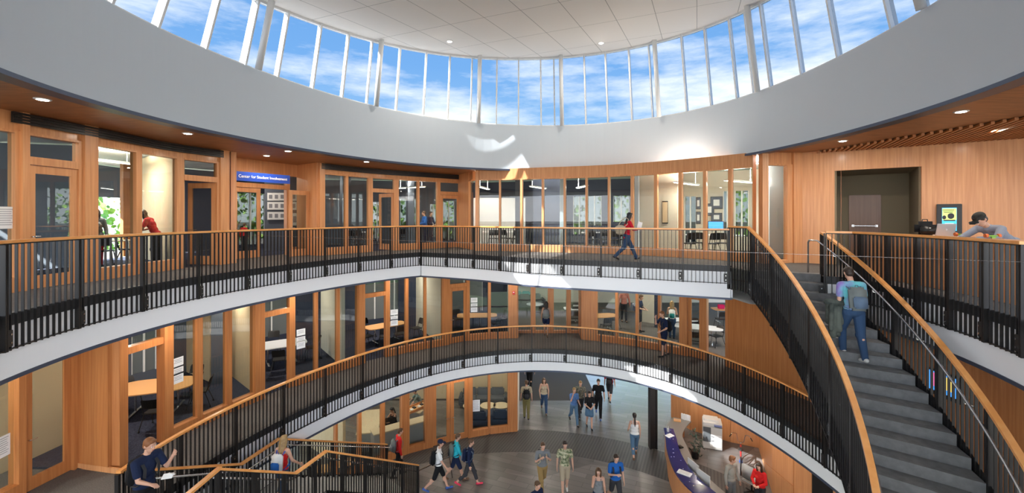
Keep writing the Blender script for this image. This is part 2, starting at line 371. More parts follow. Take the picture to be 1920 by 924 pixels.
def slab(name, outline, hole, z, th, mtop, mbot, mside=None, kind='structure'):
    bm = bmesh.new(); ms = [mtop, mbot, mside or mbot]
    for zz, mi in ((z, 0), (z-th, 1)):
        es = []
        for loop in (outline, hole):
            vs = [bm.verts.new((p[0], p[1], zz)) for p in loop]
            for i in range(len(vs)): es.append(bm.edges.new((vs[i], vs[(i+1) % len(vs)])))
        r = bmesh.ops.triangle_fill(bm, use_beauty=True, use_dissolve=False, edges=es)
        for f in r['geom']:
            if isinstance(f, bmesh.types.BMFace):
                f.material_index = mi
                f.normal_update()
                if (f.normal.z < 0) == (mi == 0): f.normal_flip()
    me = bpy.data.meshes.new(name); bm.to_mesh(me); bm.free()
    o = link(name, me, ms); tag(o, kind=kind); return o
OUT = [(-17, -3), (17, -3), (17, 30), (-17, 30)]
slab('floor', [(-19, -3.2), (19, -3.2), (19, 33), (-19, 33)], [(18.9, 32.9), (18.9, 32.8), (18.8, 32.9)], Z1, .3, M['tile'], M['white'])
slab('floor', OUT, open2, Z2, .85, M['carpet'], M['ceil'])
slab('floor', OUT, open3, Z3, .88, M['carpet'], M['ceil'])
def strip(bm, P, z0, z1, closed=False, mi=0, off=None):
    n = len(P); m = n if closed else n-1
    a = [bm.verts.new((p[0], p[1], z0)) for p in P]; b = [bm.verts.new((p[0], p[1], z1)) for p in P]
    for i in range(m):
        j = (i+1) % n; f = bm.faces.new((a[i], a[j], b[j], b[i])); f.material_index = mi
def band(name, P, z0, z1, th, m, closed=False, kind='structure', parent=None):
    """curved vertical band with thickness th towards outside (away from rotunda centre)"""
    bm = bmesh.new(); n = len(P); mm = n if closed else n-1; o = []
    for p in P:
        p = Vector(p); d = (p-CEN).normalized(); o.append(p+d*th)
    V = [[bm.verts.new((p[0], p[1], z)) for p in L] for L, z in ((P, z0), (P, z1), (o, z1), (o, z0))]
    for i in range(mm):
        j = (i+1) % n
        for k in range(4):
            bm.faces.new((V[k][i], V[k][j], V[(k+1) % 4][j], V[(k+1) % 4][i]))
    ob = fin(bm, name, m, parent, smooth=False, kind=kind)
    return ob
def inward(P, d):
    return [Vector(p)-(Vector(p)-CEN).normalized()*d for p in P]
# white fascias, the black curb on top and the dark drip edge below
L3L = [l3(th_c+(math.radians(218)-th_c)*i/50.0) for i in range(51)]        # corner -> left -> near
L3R = [p_right]+[l3(thr-(thr+math.radians(35))*i/24.0) for i in range(1, 25)]
for P in (L3L, chord, L3R):
    band('trim_3', P, Z3-.88, Z3-.12, .10, M['fascia'])
    band('trim_3', inward(P, .02), Z3-.13, Z3+.05, .12, M['curb'])
    band('trim_3', inward(P, .015), Z3-.94, Z3-.88, .12, M['trim'])
P2 = open2[:61]
band('trim_2', P2, Z2-.85, Z2-.12, .10, M['fascia'])
band('trim_2', inward(P2, .02), Z2-.13, Z2+.05, .12, M['curb'])
band('trim_2', inward(P2, .015), Z2-.91, Z2-.85, .12, M['trim'])

# white drum under the clerestory
RN = 160
RP = [ring(2*math.pi*i/RN) for i in range(RN)]
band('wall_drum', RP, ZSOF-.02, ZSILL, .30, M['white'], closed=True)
for p in bpy.data.objects['wall_drum'].data.polygons: p.use_smooth = False
band('trim_drum', inward(RP, .02), ZSOF-.09, ZSOF-.02, .3, M['trim'], closed=True)
# flat ceiling over level 3 (the wood soffit lies below it)
slab('ceiling', OUT, [ring(2*math.pi*i/96)+(ring(2*math.pi*i/96)-CEN).normalized()*.28 for i in range(96)], ZSOF+.30, .28, M['grey'], M['ceil'])
# tilted roof over the clerestory
KT = .94
def top_of(p): return CEN+(Vector(p)-CEN)*KT
def head_z(p): return ZC+4.76+.046*p[0]+.1037*p[1]
bm = bmesh.new()
rp = [CEN+(p-CEN)*(.968 if p.y > 7 else 1.22) for p in [ring(2*math.pi*i/72) for i in range(72)]]  # unseen near part widened to keep sun off the stair
for dz in (0, .35):
    vs = [bm.verts.new((p.x, p.y, head_z(p)+dz)) for p in rp]; bm.faces.new(vs)
bm.verts.ensure_lookup_table()
for i in range(72):
    j = (i+1) % 72; bm.faces.new((bm.verts[i], bm.verts[j], bm.verts[72+j], bm.verts[72+i]))
fin(bm, 'ceiling', M['tiles'], kind='structure')
# clerestory windows: one per bay between two columns
COLS = [-500, 20, 210, 479+13, 704+9, 897+4, 1055, 1230+3, 1415, 1672, 1790]
col_ang = [ray_ang(ring, x) for x in (479, 704, 897, 1055, 1238, 1425)]
step = 4
angs = []
d_in = [ray_ang(ring, x) for x in (305, 393, 468)]
bays = [(215, [305, 393, 465], 479), (479, [575, 640, 697], 704)]
def clere_point(th, t):
    a = ring(th); a = a-(a-CEN).normalized()*-.12
    b = top_of(a); za = ZSILL; zb = head_z(b)
    return Vector((a.x+(b.x-a.x)*t, a.y+(b.y-a.y)*t, za+(zb-za)*t))
def slant_bar(bm, th, w_, d_, off=0):
    a = clere_point(th, -.01); b = clere_point(th, 1.0); t = (ring(th+.01)-ring(th-.01)).normalized(); n = (Vector((a.x, a.y))-CEN).normalized()
    vs = []
    for p in (a, b):
        for sx, sy in ((-1, -1), (1, -1), (1, 1), (-1, 1)):
            vs.append(bm.verts.new((p.x+t.x*w_/2*sx+n.x*(d_/2*sy+off), p.y+t.y*w_/2*sx+n.y*(d_/2*sy+off), p.z)))
    for i in range(4): bm.faces.new((vs[i], vs[(i+1) % 4], vs[4+(i+1) % 4], vs[4+i]))
    bm.faces.new(vs[:4]); bm.faces.new(vs[4:])
# column angles all round: measured in view, regular behind
vis = [ray_ang(ring, x) for x in (1740, 1425, 1238, 1055, 897, 704, 479, 150)]
mulpx = {0: [1668, 1570, 1503, 1443], 1: [1380, 1335, 1288], 2: [1188, 1142, 1099], 3: [1015, 974, 934], 4: [842, 798, 746], 5: [645, 590, 525], 6: [466, 392, 305, 216]}
CA = vis[:]
gap = (2*math.pi-(vis[-1]-vis[0])); ex = [vis[-1]+gap*i/8 for i in range(1, 8)]
CA += ex
for i in range(len(CA)):
    a = CA[i]; b = CA[(i+1) % len(CA)]
    if b < a: b += 2*math.pi
    if i in mulpx: ms = sorted(ray_ang(ring, x) for x in mulpx[i])
    else: ms = [a+(b-a)*k/4 for k in (1, 2, 3)]
    wn = bpy.data.objects.new('window_%d' % (i+1), None); COL.objects.link(wn); wn['kind'] = 'structure'
    wn.location = clere_point((a+b)/2, 0)
    off = Matrix.Translation(-wn.location)
    def put(bm, nm, m):
        bmesh.ops.transform(bm, matrix=off, verts=bm.verts); return fin(bm, nm, m, wn)
    for th in ms:
        bm = bmesh.new(); slant_bar(bm, th, .055, .17); put(bm, 'mullion', M['alu'])
    bm = bmesh.new(); slant_bar(bm, a+.035, .05, .15, .05); put(bm, 'mullion', M['alu'])
    n = 10
    bm = bmesh.new(); A = [clere_point(a+(b-a)*k/n, .0) for k in range(n+1)]; B = [clere_point(a+(b-a)*k/n, 1.0) for k in range(n+1)]
    for k in range(n): 
        f = [bm.verts.new(v) for v in (A[k], A[k+1], B[k+1], B[k])]; bm.faces.new(f)
    bmesh.ops.remove_doubles(bm, verts=bm.verts, dist=1e-4)
    put(bm, 'pane', M['cglass'])
    for t, nm in ((.985, 'head_rail'), (.0, 'sill_rail')):
        bm = bmesh.new(); sweep(bm, [clere_point(a+(b-a)*k/n, t)+Vector((0, 0, .05)) for k in range(n+1)], .12, .09); put(bm, nm, M['alu'])
for i, th in enumerate(CA):
    bm = bmesh.new(); a = ring(th)+(ring(th)-CEN).normalized()*-.0; p0 = a+(a-CEN).normalized()*.0
    q0 = p0-(p0-CEN).normalized()*.10; q1 = top_of(p0)-(p0-CEN).normalized()*.10
    cyl(bm, (q0.x, q0.y, ZSILL-.02), (q1.x, q1.y, head_z(q1)+.02), .085, seg=16)
    o = fin(bm, 'column', M['alu'], smooth=True, kind='structure')
# ------------------------------------------------------------ wood soffit on level 3 (left and right of the drum)
FL = smooth_path([(-9.9, 4.0), (-9.67, 8.26), (-9.54, 9.99), (-9.45, 12.0), (-8.85, 13.6)], 5)       # left shop fronts
REC = [(-9.65, 14.75), (-9.1, 15.9), (-8.46, 17.33)]                                         # recessed doors
FL2 = smooth_path([(-7.3, 16.5), (-5.9, 18.35), (-4.9, 19.3), (-4.18, 19.85), (-3.4, 20.5), (-2.56, 21.2)], 4)
FRET = [(-2.56, 21.2), (-1.95, 20.1), (-1.57, 18.95)]
FC = smooth_path([(-1.57, 18.95), (-.37, 18.8), (.9, 18.4), (3.34, 17.6), (5.3, 16.45), (6.6, 15.25), (7.3, 14.55), (7.76, 14.02)], 4)
FR = [(7.76, 14.02), (7.85, 13.7), (8.6, 13.9), (9.25, 14.0)]
WR = [(9.25, 14.0), (13.05, 11.15), (16.5, 8.56)]
def flat(name, pts, z, m, kind='structure'):
    bm = bmesh.new(); vs = [bm.verts.new((p[0], p[1], z)) for p in pts]; es = [bm.edges.new((vs[i], vs[(i+1) % len(vs)])) for i in range(len(vs))]
    bmesh.ops.triangle_fill(bm, use_beauty=True, edges=es)
    return fin(bm, name, m, kind=kind)
thA = ray_ang(ring, 889); thB = math.radians(218)
# left soffit: between drum and shop fronts
left_in = [ring(thA+(thB-thA)*i/40.0) for i in range(41)]
left_out = [(-13.5, 4.0)]+[(-10.3, 4.0), (-10.2, 8.3), (-10.1, 12.0), (-10.6, 14.7), (-9.4, 18.0), (-7.9, 17.4), (-5.9, 19.2), (-3.2, 21.6), (-1.9, 21.5), (-1.3, 19.0)]
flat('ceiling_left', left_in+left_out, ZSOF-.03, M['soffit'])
thC = ray_ang(ring, 1427); thD = math.radians(-35)
right_in = [ring(thC+(thD-thC)*i/30.0) for i in range(31)]
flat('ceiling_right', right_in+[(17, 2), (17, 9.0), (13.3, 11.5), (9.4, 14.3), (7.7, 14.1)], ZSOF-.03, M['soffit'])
# ------------------------------------------------------------ shop fronts (wood frames, glass, doors)
wcount = [len(CA)]; dcount = [0]
def seg_on(path, x0, x1): return hit(path, x0), hit(path, x1)
def piece(bm, a, b, z0, z1, th, off=0):
    a = Vector(a); b = Vector(b); d = b-a; L = max(d.length, .02)
    if d.length < 1e-5: return
    n = Vector((-d.y, d.x)).normalized()
    if (CEN-(a+b)/2).dot(n) > 0: n = -n       # n points away from the rotunda
    c = (a+b)/2+n*(th/2+off)
    box(bm, (c.x, c.y, (z0+z1)/2), (L, th, z1-z0), math.atan2(d.y, d.x))
def front(path, z0, zt, items, gtop, doorh=2.5, basew=.28, header=True, hz=None):
    """items: (kind, x0, x1). kinds m mullion, p pier, g glass, d closed door, o doorway, h handrail..."""
    for it in items:
        k, x0, x1 = it[:3]; a, b = seg_on(path, x0, x1)
        if (b-a).length < .01: continue
        if k in 'mp':
            bm = bmesh.new(); piece(bm, a, b, z0, zt if k == 'p' else gtop, .16 if k == 'm' else .26, -.05 if k == 'm' else -.10)
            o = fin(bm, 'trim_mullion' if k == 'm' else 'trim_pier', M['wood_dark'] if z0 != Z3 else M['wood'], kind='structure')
            if k == 'm':
                bm = bmesh.new(); piece(bm, a, b, gtop, zt, .16, 0); fin(bm, 'trim_header', M['wood'], kind='structure')
            continue
        wcount[0] += 1
        if k == 'x': continue
        bm = bmesh.new()
        piece(bm, a, b, gtop, zt, .14, 0)                       # header panel
        if k == 'g': piece(bm, a, b, z0, z0+basew, .22, -.10)     # base
        piece(bm, a, b, gtop-.05, gtop, .18, -.06)
        if k in 'do': piece(bm, a, b, z0+doorh, z0+doorh+.16, .18, -.06)
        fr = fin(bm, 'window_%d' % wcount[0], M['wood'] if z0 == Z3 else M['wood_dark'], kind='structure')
        bm = bmesh.new()
        if k == 'g': piece(bm, a, b, z0+basew, gtop-.05, .012, .03)
        else: piece(bm, a, b, z0+doorh+.16, gtop-.05, .012, .03)
        fin(bm, 'pane', M['glass'], fr)
        if k == 'd' or (k == 'o' and len(it) > 3):
            door(a, b, z0, doorh, it[3] if len(it) > 3 else 0)
def door(a, b, z0, h, swing=0, style='glass', mm=None, handle=True, hingeb=True, sw=.14):
    """door leaf hinged at b (or a); swing angle turns it about the hinge"""
    dcount[0] += 1; a = Vector(a); b = Vector(b); hp, fp = (b, a) if hingeb else (a, b)
    d = (fp-hp); L = d.length-.01; rz = math.atan2(d.y, d.x)+math.radians(swing)
    root = bpy.data.objects.new('door_%d' % dcount[0], None); COL.objects.link(root); root['kind'] = 'structure'
    root.location = (hp.x, hp.y, z0+.01); root.rotation_euler = (0, 0, rz)
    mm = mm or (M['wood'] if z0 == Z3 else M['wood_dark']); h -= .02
    bm = bmesh.new()
    if style == 'glass':
        for c, s in (((sw/2, 0, h/2), (sw, .045, h)), ((L-sw/2, 0, h/2), (sw, .045, h)), ((L/2, 0, h-.08), (L-2*sw, .045, .16)), ((L/2, 0, .13), (L-2*sw, .045, .26))): box(bm, c, s)
    else: box(bm, (L/2, 0, h/2), (L, .045, h))
    fin(bm, 'leaf', mm, root)
    if style == 'glass':
        bm = bmesh.new(); box(bm, (L/2, 0, (h-.16+.26)/2), (L-2*sw, .012, h-.42)); fin(bm, 'pane', M['glass'], root)
    if handle:
        bm = bmesh.new()
        for s in (-1, 1):
            cyl(bm, (L-.07, 0, 1.05), (L-.07, s*.07, 1.05), .012); cyl(bm, (L-.07, s*.07, 1.05), (L-.20, s*.07, 1.05), .011)
        fin(bm, 'handle', M['steel'], root)
    return root
def wall(a, b, z0, z1, m, name='wall_back', th=.12):
    bm = bmesh.new(); wallseg(bm, a, b, z0, z1, th); return fin(bm, name, m, kind='structure')
def wpx(x0, Y0, x1, Y1, z0, z1, m, name='wall_back', th=.12): return wall((R(x0)*Y0, Y0), (R(x1)*Y1, Y1), z0, z1, m, name, th)
GT3 = ZC+1.68; T3 = ZSOF-.03
front([(-9.9, 4.0)]+FL, Z3, T3, [('g', -60, 24), ('m', 24, 34), ('p', 34, 48), ('d', 48, 144), ('m', 144, 152), ('p', 152, 177), ('g', 177, 252), ('m', 252, 263), ('g', 263, 329), ('m', 329, 343), ('o', 343, 405, -75), ('m', 405, 410), ('p', 410, 432)], GT3)
front(REC, Z3, T3, [('d', 436, 488), ('o', 488, 536), ('m', 536, 542), ('g', 542, 560)], GT3-.05)
front(FL2, Z3, T3, [('p', 597, 607), ('g', 607, 647), ('m', 647, 652), ('g', 652, 690), ('m', 690, 698), ('o', 698, 738, -80), ('m', 738, 747), ('g', 747, 782), ('m', 782, 786), ('g', 786, 819), ('m', 819, 825), ('d', 825, 862), ('p', 862, 872)], GT3)
wall((-8.46, 17.33), (-7.3, 16.5), Z3, T3, M['wood'], 'wall_left', .15)
wall((-8.75, 13.75), (-9.65, 14.75), Z3, T3, M['wood'], 'wall_left', .15)
wall(FRET[0], FRET[1], Z3, T3, M['wood'], 'wall_left', .12)
front([FRET[1], FRET[2]], Z3, T3, [('g', 874, 886)], GT3)
front(FC, Z3, T3+.03, [('p', 889.5, 898), ('g', 898, 936), ('m', 936, 939), ('g', 939, 976), ('m', 976, 980), ('g', 980, 1016), ('m', 1016, 1020), ('g', 1020, 1057), ('m', 1057, 1061), ('g', 1061, 1098), ('m', 1098, 1102),
    ('g', 1102, 1140), ('m', 1140, 1144), ('g', 1144, 1183), ('m', 1183, 1188), ('g', 1188, 1227), ('m', 1227, 1233), ('g', 1233, 1273), ('m', 1273, 1279), ('g', 1279, 1319), ('m', 1319, 1325), ('g', 1325, 1366), ('m', 1366, 1373), ('g', 1373, 1413), ('p', 1413, 1427)], ZC+1.64, basew=.30)
front(FR, Z3, T3, [('p', 1427, 1438), ('g', 1438, 1474), ('m', 1474, 1484), ('p', 1484, 1506)], GT3, basew=.1)
# black linear diffusers in the header
for path, x0, x1 in ((FL, 13, 415), (FL2, 601, 866)):
    P = [hit(path, x0+(x1-x0)*i/16) for i in range(17)]; P = inward(P, .10)
    bm = bmesh.new()
    for zz in (0, .055, .11, .165): sweep(bm, [(p.x, p.y, ZC+2.03-zz) for p in P], .03, .045)
    sweep(bm, [(p.x, p.y, ZC+2.03) for p in inward(P, -.025)], .02, .21)
    o = fin(bm, 'air_diffuser', M['black'])
    tag(o, 'long black slotted air diffuser above the %s shop front glass' % ('left' if x0 < 100 else 'centre left'), 'air vent')
# right-hand wood wall with a recess for the lift lobby
zo = ZC+1.42
for (x0, x1, z0, z1) in ((1505, 1565, Z3, T3), (1565, 1727, zo, T3), (1727, 2100, Z3, T3)):
    a, b = hit(WR, x0), hit(WR, x1); wall(a, b, z0, z1, M['wood'], 'wall_right', .2)
a, b = hit(WR, 1565), hit(WR, 1727); nrm = Vector((.6, .8))
for p, nm in ((a, 'wall_right'), (b, 'wall_right')): wall(p, p+nrm*2.2, Z3, zo+.2, M['olive'], nm, .1)
wall(a+nrm*2.2+Vector((-.5, .4)), b+nrm*2.2+Vector((1, -.8)), Z3, zo+.2, M['olive'], 'wall_right', .1)
bm = bmesh.new(); vs = [bm.verts.new((p.x, p.y, zo)) for p in (a, b, b+nrm*2.2, a+nrm*2.2)]; bm.faces.new(vs); fin(bm, 'ceiling_right', M['olive'], kind='structure')
q0 = hit([a+nrm*2.12, b+nrm*2.12], 1591); q1 = hit([a+nrm*2.12, b+nrm*2.12], 1652)
dr = door(q0, q1, Z3, 2.2, 0, 'solid', M['door_brown'], handle=False)
bm = bmesh.new(); L = (q1-q0).length; cyl(bm, (.12, .09, 1.15), (L-.1, .09, 1.15), .022); box(bm, (.12, .05, 1.15), (.07, .08, .07)); box(bm, (L-.12, .05, 1.15), (.07, .08, .07)); fin(bm, 'panic_bar', M['steel'], dr)
# joints of the veneer panels
for x in (1505, 1577, 1642, 1727, 1820, 1915):
    p = hit(WR, x); bm = bmesh.new(); d = -nrm*.005
    box(bm, (p.x+d.x, p.y+d.y, (T3+(Z3 if x not in (1642,) else zo))/2), (.008, .02, T3-(Z3 if x != 1642 else zo)), math.atan2(-.6, .8)); fin(bm, 'trim_joint', M['wood_dark'], kind='structure')
# level 2 shop fronts
F2 = smooth_path([(-8.6, 9.3), (-8.85, 9.75), (-8.75, 10.9), (-8.3, 12.4), (-7.8, 13.67), (-7.2, 14.85), (-5.9, 16.8), (-5.05, 17.75), (-4.1, 18.6), (-3.06, 19.3), (-1.98, 20.05), (-.9, 20.4), (.0, 20.5), (.25, 20.5)], 4)
F2 = [p for p in F2 if p.y > 9.7]
GT2 = Z3-.95; T2 = Z3-.88
front(F2, Z2, T2, [('p', 209, 232), ('o', 232, 303), ('p', 303, 320), ('g', 320, 367), ('m', 367, 378), ('g', 378, 423), ('m', 423, 433), ('g', 433, 475), ('p', 475, 493), ('o', 493, 541), ('m', 541, 552), ('g', 552, 590), ('m', 590, 595),
    ('g', 595, 631), ('m', 631, 636), ('g', 636, 670), ('p', 670, 682), ('o', 682, 722), ('m', 722, 730), ('g', 730, 760), ('m', 760, 765), ('g', 765, 795), ('m', 795, 799), ('g', 799, 830), ('p', 830, 842), ('d', 842, 874), ('m', 874, 880), ('g', 880, 915), ('m', 915, 920), ('g', 920, 953), ('p', 953, 972)], GT2)
F2B = [(.25, 21.4), (3.3, 21.4)]
front(F2B, Z2, T2, [('g', 971, 995), ('p', 995, 1004), ('g', 1004, 1027), ('p', 1027, 1038), ('g', 1038, 1062), ('p', 1062, 1070), ('g', 1070, 1090)], GT2, basew=.12)
F2C = smooth_path([(3.2, 20.3), (4.0, 20.0), (5.6, 19.1), (6.98, 18.0), (7.65, 17.3), (8.2, 16.5)], 4)
front(F2C, Z2, T2, [('p', 1091, 1120), ('g', 1120, 1154), ('m', 1154, 1159), ('g', 1159, 1192), ('m', 1192, 1197), ('g', 1197, 1234), ('m', 1234, 1239), ('g', 1239, 1275), ('p', 1275, 1290), ('o', 1290, 1318), ('m', 1318, 1326), ('x', 1326, 1361), ('m', 1361, 1367)], GT2)
door(hit(F2C, 1290), hit(F2C, 1318), Z2, 2.5, 0)
W2R = [(8.2, 16.5), (9.2, 13.45), (9.6, 11.0), (9.6, 3)]
for i in range(3): wall(W2R[i], W2R[i+1], Z2, T2, M['wood_dark'], 'wall_right', .15)
wall((.25, 20.5), (.25, 21.4), Z2, T2, M['wood_dark'], 'wall_back', .1); wall((3.3, 21.4), (3.25, 20.3), Z2, T2, M['wood_dark'], 'wall_back', .1)
# left end of level 2: wood panel, door and frames
wall((-8.92, 9.74), (-9.85, 9.95), Z2, T2, M['wood_dark'], 'wall_left', .15)
FD = [(-9.85, 9.95), (-10.02, 8.6), (-10.1, 7.0)]
front(FD, Z2, T2, [('p', 132, 144), ('d', 42, 132), ('p', 28, 42), ('g', -60, 28)], GT2, doorh=2.75)
wall((-8.6, 9.62), (-9.8, 9.86), Z2, Z2+.12, M['wood'], 'baseboard_left', .04)
# level 1 shop fronts
F1 = smooth_path([(-8.3, 11.8), (-7.9, 13.2), (-7.2, 15.0), (-6.07, 16.75), (-4.35, 18.3), (-3.54, 18.75), (-1.83, 19.65), (-.6, 20.05), (.24, 20.2)], 4)
T1 = Z2-.85; GT1 = T1-.06
front(F1, Z1, T1, [('g', 540, 628), ('m', 628, 632), ('g', 632, 671), ('m', 671, 677), ('g', 677, 714), ('m', 714, 721), ('g', 721, 752), ('p', 752, 766), ('g', 766, 796), ('p', 796, 811), ('p', 877, 885), ('g', 885, 915), ('m', 915, 919), ('g', 919, 952), ('p', 952, 970)], GT1)
a, b, c = hit(F1, 811), hit(F1, 844), hit(F1, 877)
bm = bmesh.new(); piece(bm, a, c, 2.72, T1, .2, -.06); fin(bm, 'trim_header', M['wood_dark'], kind='structure')
door(a, b, Z1, 2.72, 0, hingeb=False, sw=.16); door(b, c, Z1, 2.72, 0, hingeb=True, sw=.16)
wall((.24, 20.2), (.3, 21.6), Z1, T1, M['beige'], 'wall_back', .12)
# wood walls behind the reception desk
W1 = [(7.9, 21.6), (8.3, 20.3), (9.6, 19.2), (10.6, 18.7), (9.35, 15.6), (9.1, 13.2), (9.3, 12.6), (9.4, 9.0)]
for i in range(len(W1)-1): wall(W1[i], W1[i+1], Z1, T1, M['wood'] if i != 5 else M['black'], 'wall_right', .12)
for p in ((9.32, 15.2), (9.2, 14.2)):
    bm = bmesh.new(); box(bm, (p[0]-.065, p[1], T1/2), (.012, .012, T1), 0); fin(bm, 'trim_joint', M['wood_dark'], kind='structure')
bm = bmesh.new(); box(bm, (9.2-.065, 14.4, 1.1), (.012, 2.4, .012), .09); fin(bm, 'trim_joint', M['wood_dark'], kind='structure')
# square dark column on level 1
bm = bmesh.new(); box(bm, (6.02, 18.7, T1/2), (.20, .20, T1)); box(bm, (6.02-.13, 18.7, T1/2), (.05, .30, T1)); box(bm, (6.02+.13, 18.7, T1/2), (.05, .30, T1)); fin(bm, 'column', M['black'], kind='structure')
# ------------------------------------------------------------ rooms behind the glass
wpx(-40, 12, 152, 12.6, Z3, T3, M['slate'], 'wall_left')
wall((-9.75, 10.0), (-14, 13.9), Z3, T3, M['slate'], 'wall_left')
wall((-9.5, 12.6), (-13.1, 15.5), Z3, T3, M['tan'], 'wall_left')
def pane_wall(a, b, z0, z1, holes, m, name='wall_back'):
    """wall from a to b with openings given as (x0, x1, zb, zt) fractions/heights"""
    a = Vector(a); b = Vector(b); prev = 0
    for (s0, s1, zb, zt) in holes:
        if s0 > prev: wall(a+(b-a)*prev, a+(b-a)*s0, z0, z1, m, name)
        p, q = a+(b-a)*s0, a+(b-a)*s1
        if zb > z0: wall(p, q, z0, zb, m, name)
        if zt < z1: wall(p, q, zt, z1, m, name)
        wcount[0] += 1; bm = bmesh.new(); L_ = (q-p).length
        for e_ in (p, q, (p+q)/2): wallseg(bm, e_-(q-p)/L_*.03, e_+(q-p)/L_*.03, zb, zt, .1)
        fr = fin(bm, 'window_%d' % wcount[0], M['alu'], kind='structure'); bm = bmesh.new(); wallseg(bm, p, q, zb, zt, .01); fin(bm, 'pane', M['wglass'], fr)
        prev = s1
    if prev < 1: wall(a+(b-a)*prev, b, z0, z1, m, name)
# outer walls with windows
def pxhole(a, b, x0, x1):
    a = Vector(a); b = Vector(b)
    def s(x):
        k = R(x); fa = a.x-k*a.y; fb = b.x-k*b.y; return fa/(fa-fb)
    return s(x0), s(x1)
A, B = (-17, 14.2), (-10.4, 27)
# level 3, left
h3 = []
for x0, x1, zb, zt in ((180, 226, Z3+.2, Z3+2.2), (440, 496, Z3+.15, Z3+2.6)):
    s0, s1 = pxhole((-15, 17), (-11.5, 22.5), x0, x1); h3.append((s0, s1, zb, zt))
h3.sort()
pane_wall((-15, 17), (-11.5, 22.5), Z3, T3, [h for h in h3 if 0 <= h[0] <= 1], M['navy'])
wpx(177, 17, 252, 19.0, Z3+2.25, T3, M['slate'])
wpx(228, 16.2, 262, 17.0, Z3, T3, M['wood_dark'])
# corridor wall with picture frames, behind the open doors
wpx(496, 18.6, 560, 19.2, Z3, T3, M['slate'])
s = []
for x0, x1, zb, zt in ((698, 716, Z3+.1, Z3+2.3), (750, 780, Z3+1, Z3+2.5), (806, 818, Z3+.3, Z3+2.2), (830, 852, Z3+.1, Z3+2.4)):
    s0, s1 = pxhole((-12.5, 23.5), (-2.0, 26), x0, x1); s.append((s0, s1, zb, zt))
pane_wall((-12.5, 23.5), (-2.0, 26), Z3, T3, s, M['slate'])
wpx(640, 20.5, 656, 22, Z3, T3, M['slate']); wpx(763, 21.5, 775, 22, Z3, T3, M['slate'])
# level 3, centre
s = []
for x0, x1, zb, zt in ((1075, 1098, Z3+.5, Z3+2.6), (1102, 1128, Z3+1, Z3+2.6), (1150, 1180, Z3+1.2, Z3+2.6)):
    s0, s1 = pxhole((-2.0, 26), (7.3, 23), x0, x1); s.append((s0, s1, zb, zt))
pane_wall((-2.0, 26), (7.3, 23), Z3, T3, s, M['navy'])
wpx(1000, 23.0, 1053, 22.5, Z3, T3, M['navy'])
wpx(888, 22.8, 985, 22.8, Z3, Z3+2.45, M['grey'])
wpx(1196, 18.0, 1271, 17.2, Z3, T3, M['beige']); wpx(1271, 17.2, 1274, 20.0, Z3, T3, M['beige'])
s = []
for x0, x1, zb, zt in ((1284, 1306, Z3+.2, Z3+2.4), (1356, 1372, Z3+.6, Z3+2.6), (1378, 1404, Z3+.6, Z3+2.6)):
    s0, s1 = pxhole((7.6, 20.6), (13.5, 17.0), x0, x1); s.append((s0, s1, zb, zt))
pane_wall((7.6, 20.6), (13.5, 17.0), Z3, T3, s, M['beige'])
wpx(1440, 15.4, 1485, 15.8, Z3, T3, M['white'], 'wall_right')
wpx(1191, 17.9, 1198, 17.8, Z3, T3, M['white'])
wpx(1050, 19.4, 1057, 19.4, Z3, T3, M['white']); wpx(966, 19.8, 976, 19.8, Z3, T3, M['slate'])
# level 2 rooms: carpets, walls with frosted windows
s = []
for x0, x1, zb, zt in ((100, 240, Z2+.5, Z2+3.0), (255, 292, Z2+.5, Z2+3.0)):
    s0, s1 = pxhole((-14.0, 11.5), (-10.0, 19.5), x0, x1)
def room2(a, b, wins, m=M['slate'], z=Z2, zt=T2):
    hs = []
    for x0, x1 in wins:
        s0, s1 = sorted(pxhole(a, b, x0, x1)); s0 = max(0, s0); s1 = min(1, s1)
        if s1 > s0: hs.append((s0, s1, z+.4, z+3.0))
    hs.sort(); pane_wall(a, b, z, zt, hs, m)
    for (s0, s1, zb, zz) in hs:
        p, q = Vector(a)+(Vector(b)-Vector(a))*s0, Vector(a)+(Vector(b)-Vector(a))*s1
        bm = bmesh.new(); wallseg(bm, p, q, z+.4, z+2.2, .02); fin(bm, 'window_%d' % (wcount[0]+1), M['frost'], kind='structure'); wcount[0] += 1
room2((-14.2, 12.0), (-11.6, 16.5), [(150, 236), (245, 292)])

wpx(344, 16.2, 397, 15.0, Z2, T2, M['tan'])
wpx(397, 14.8, 423, 14.9, Z2, T2, M['slate'])
wpx(423, 16.2, 478, 14.1, Z2, T2, M['tan'])
wall((-11.7, 5.0), (-11.15, 11.6), Z2, T2, M['tan'], 'wall_left'); wall((-11.6, 5.5), (-11.2, 11.0), Z2, Z2+.12, M['wood_dark'], 'baseboard_left', -.02)
room2((-12.0, 18.0), (-8.4, 21.6), [(470, 545)], M['navy'])
wall((-8.2, 18.9), (-6.4, 16.6), Z2, T2, M['beige'])
room2((-9.0, 21.5), (-5.4, 23.6), [(680, 724), (730, 748)], M['navy'])
wpx(748, 23.0, 790, 22.6, Z2, T2, M['navy'])
wall((-5.0, 22.8), (-3.15, 19.6), Z2, T2, M['beige'])
room2((-4.2, 24.5), (.2, 24.8), [(835, 905)], M['navy'])
wall((.05, 24.6), (-.15, 20.7), Z2, T2, M['beige'])
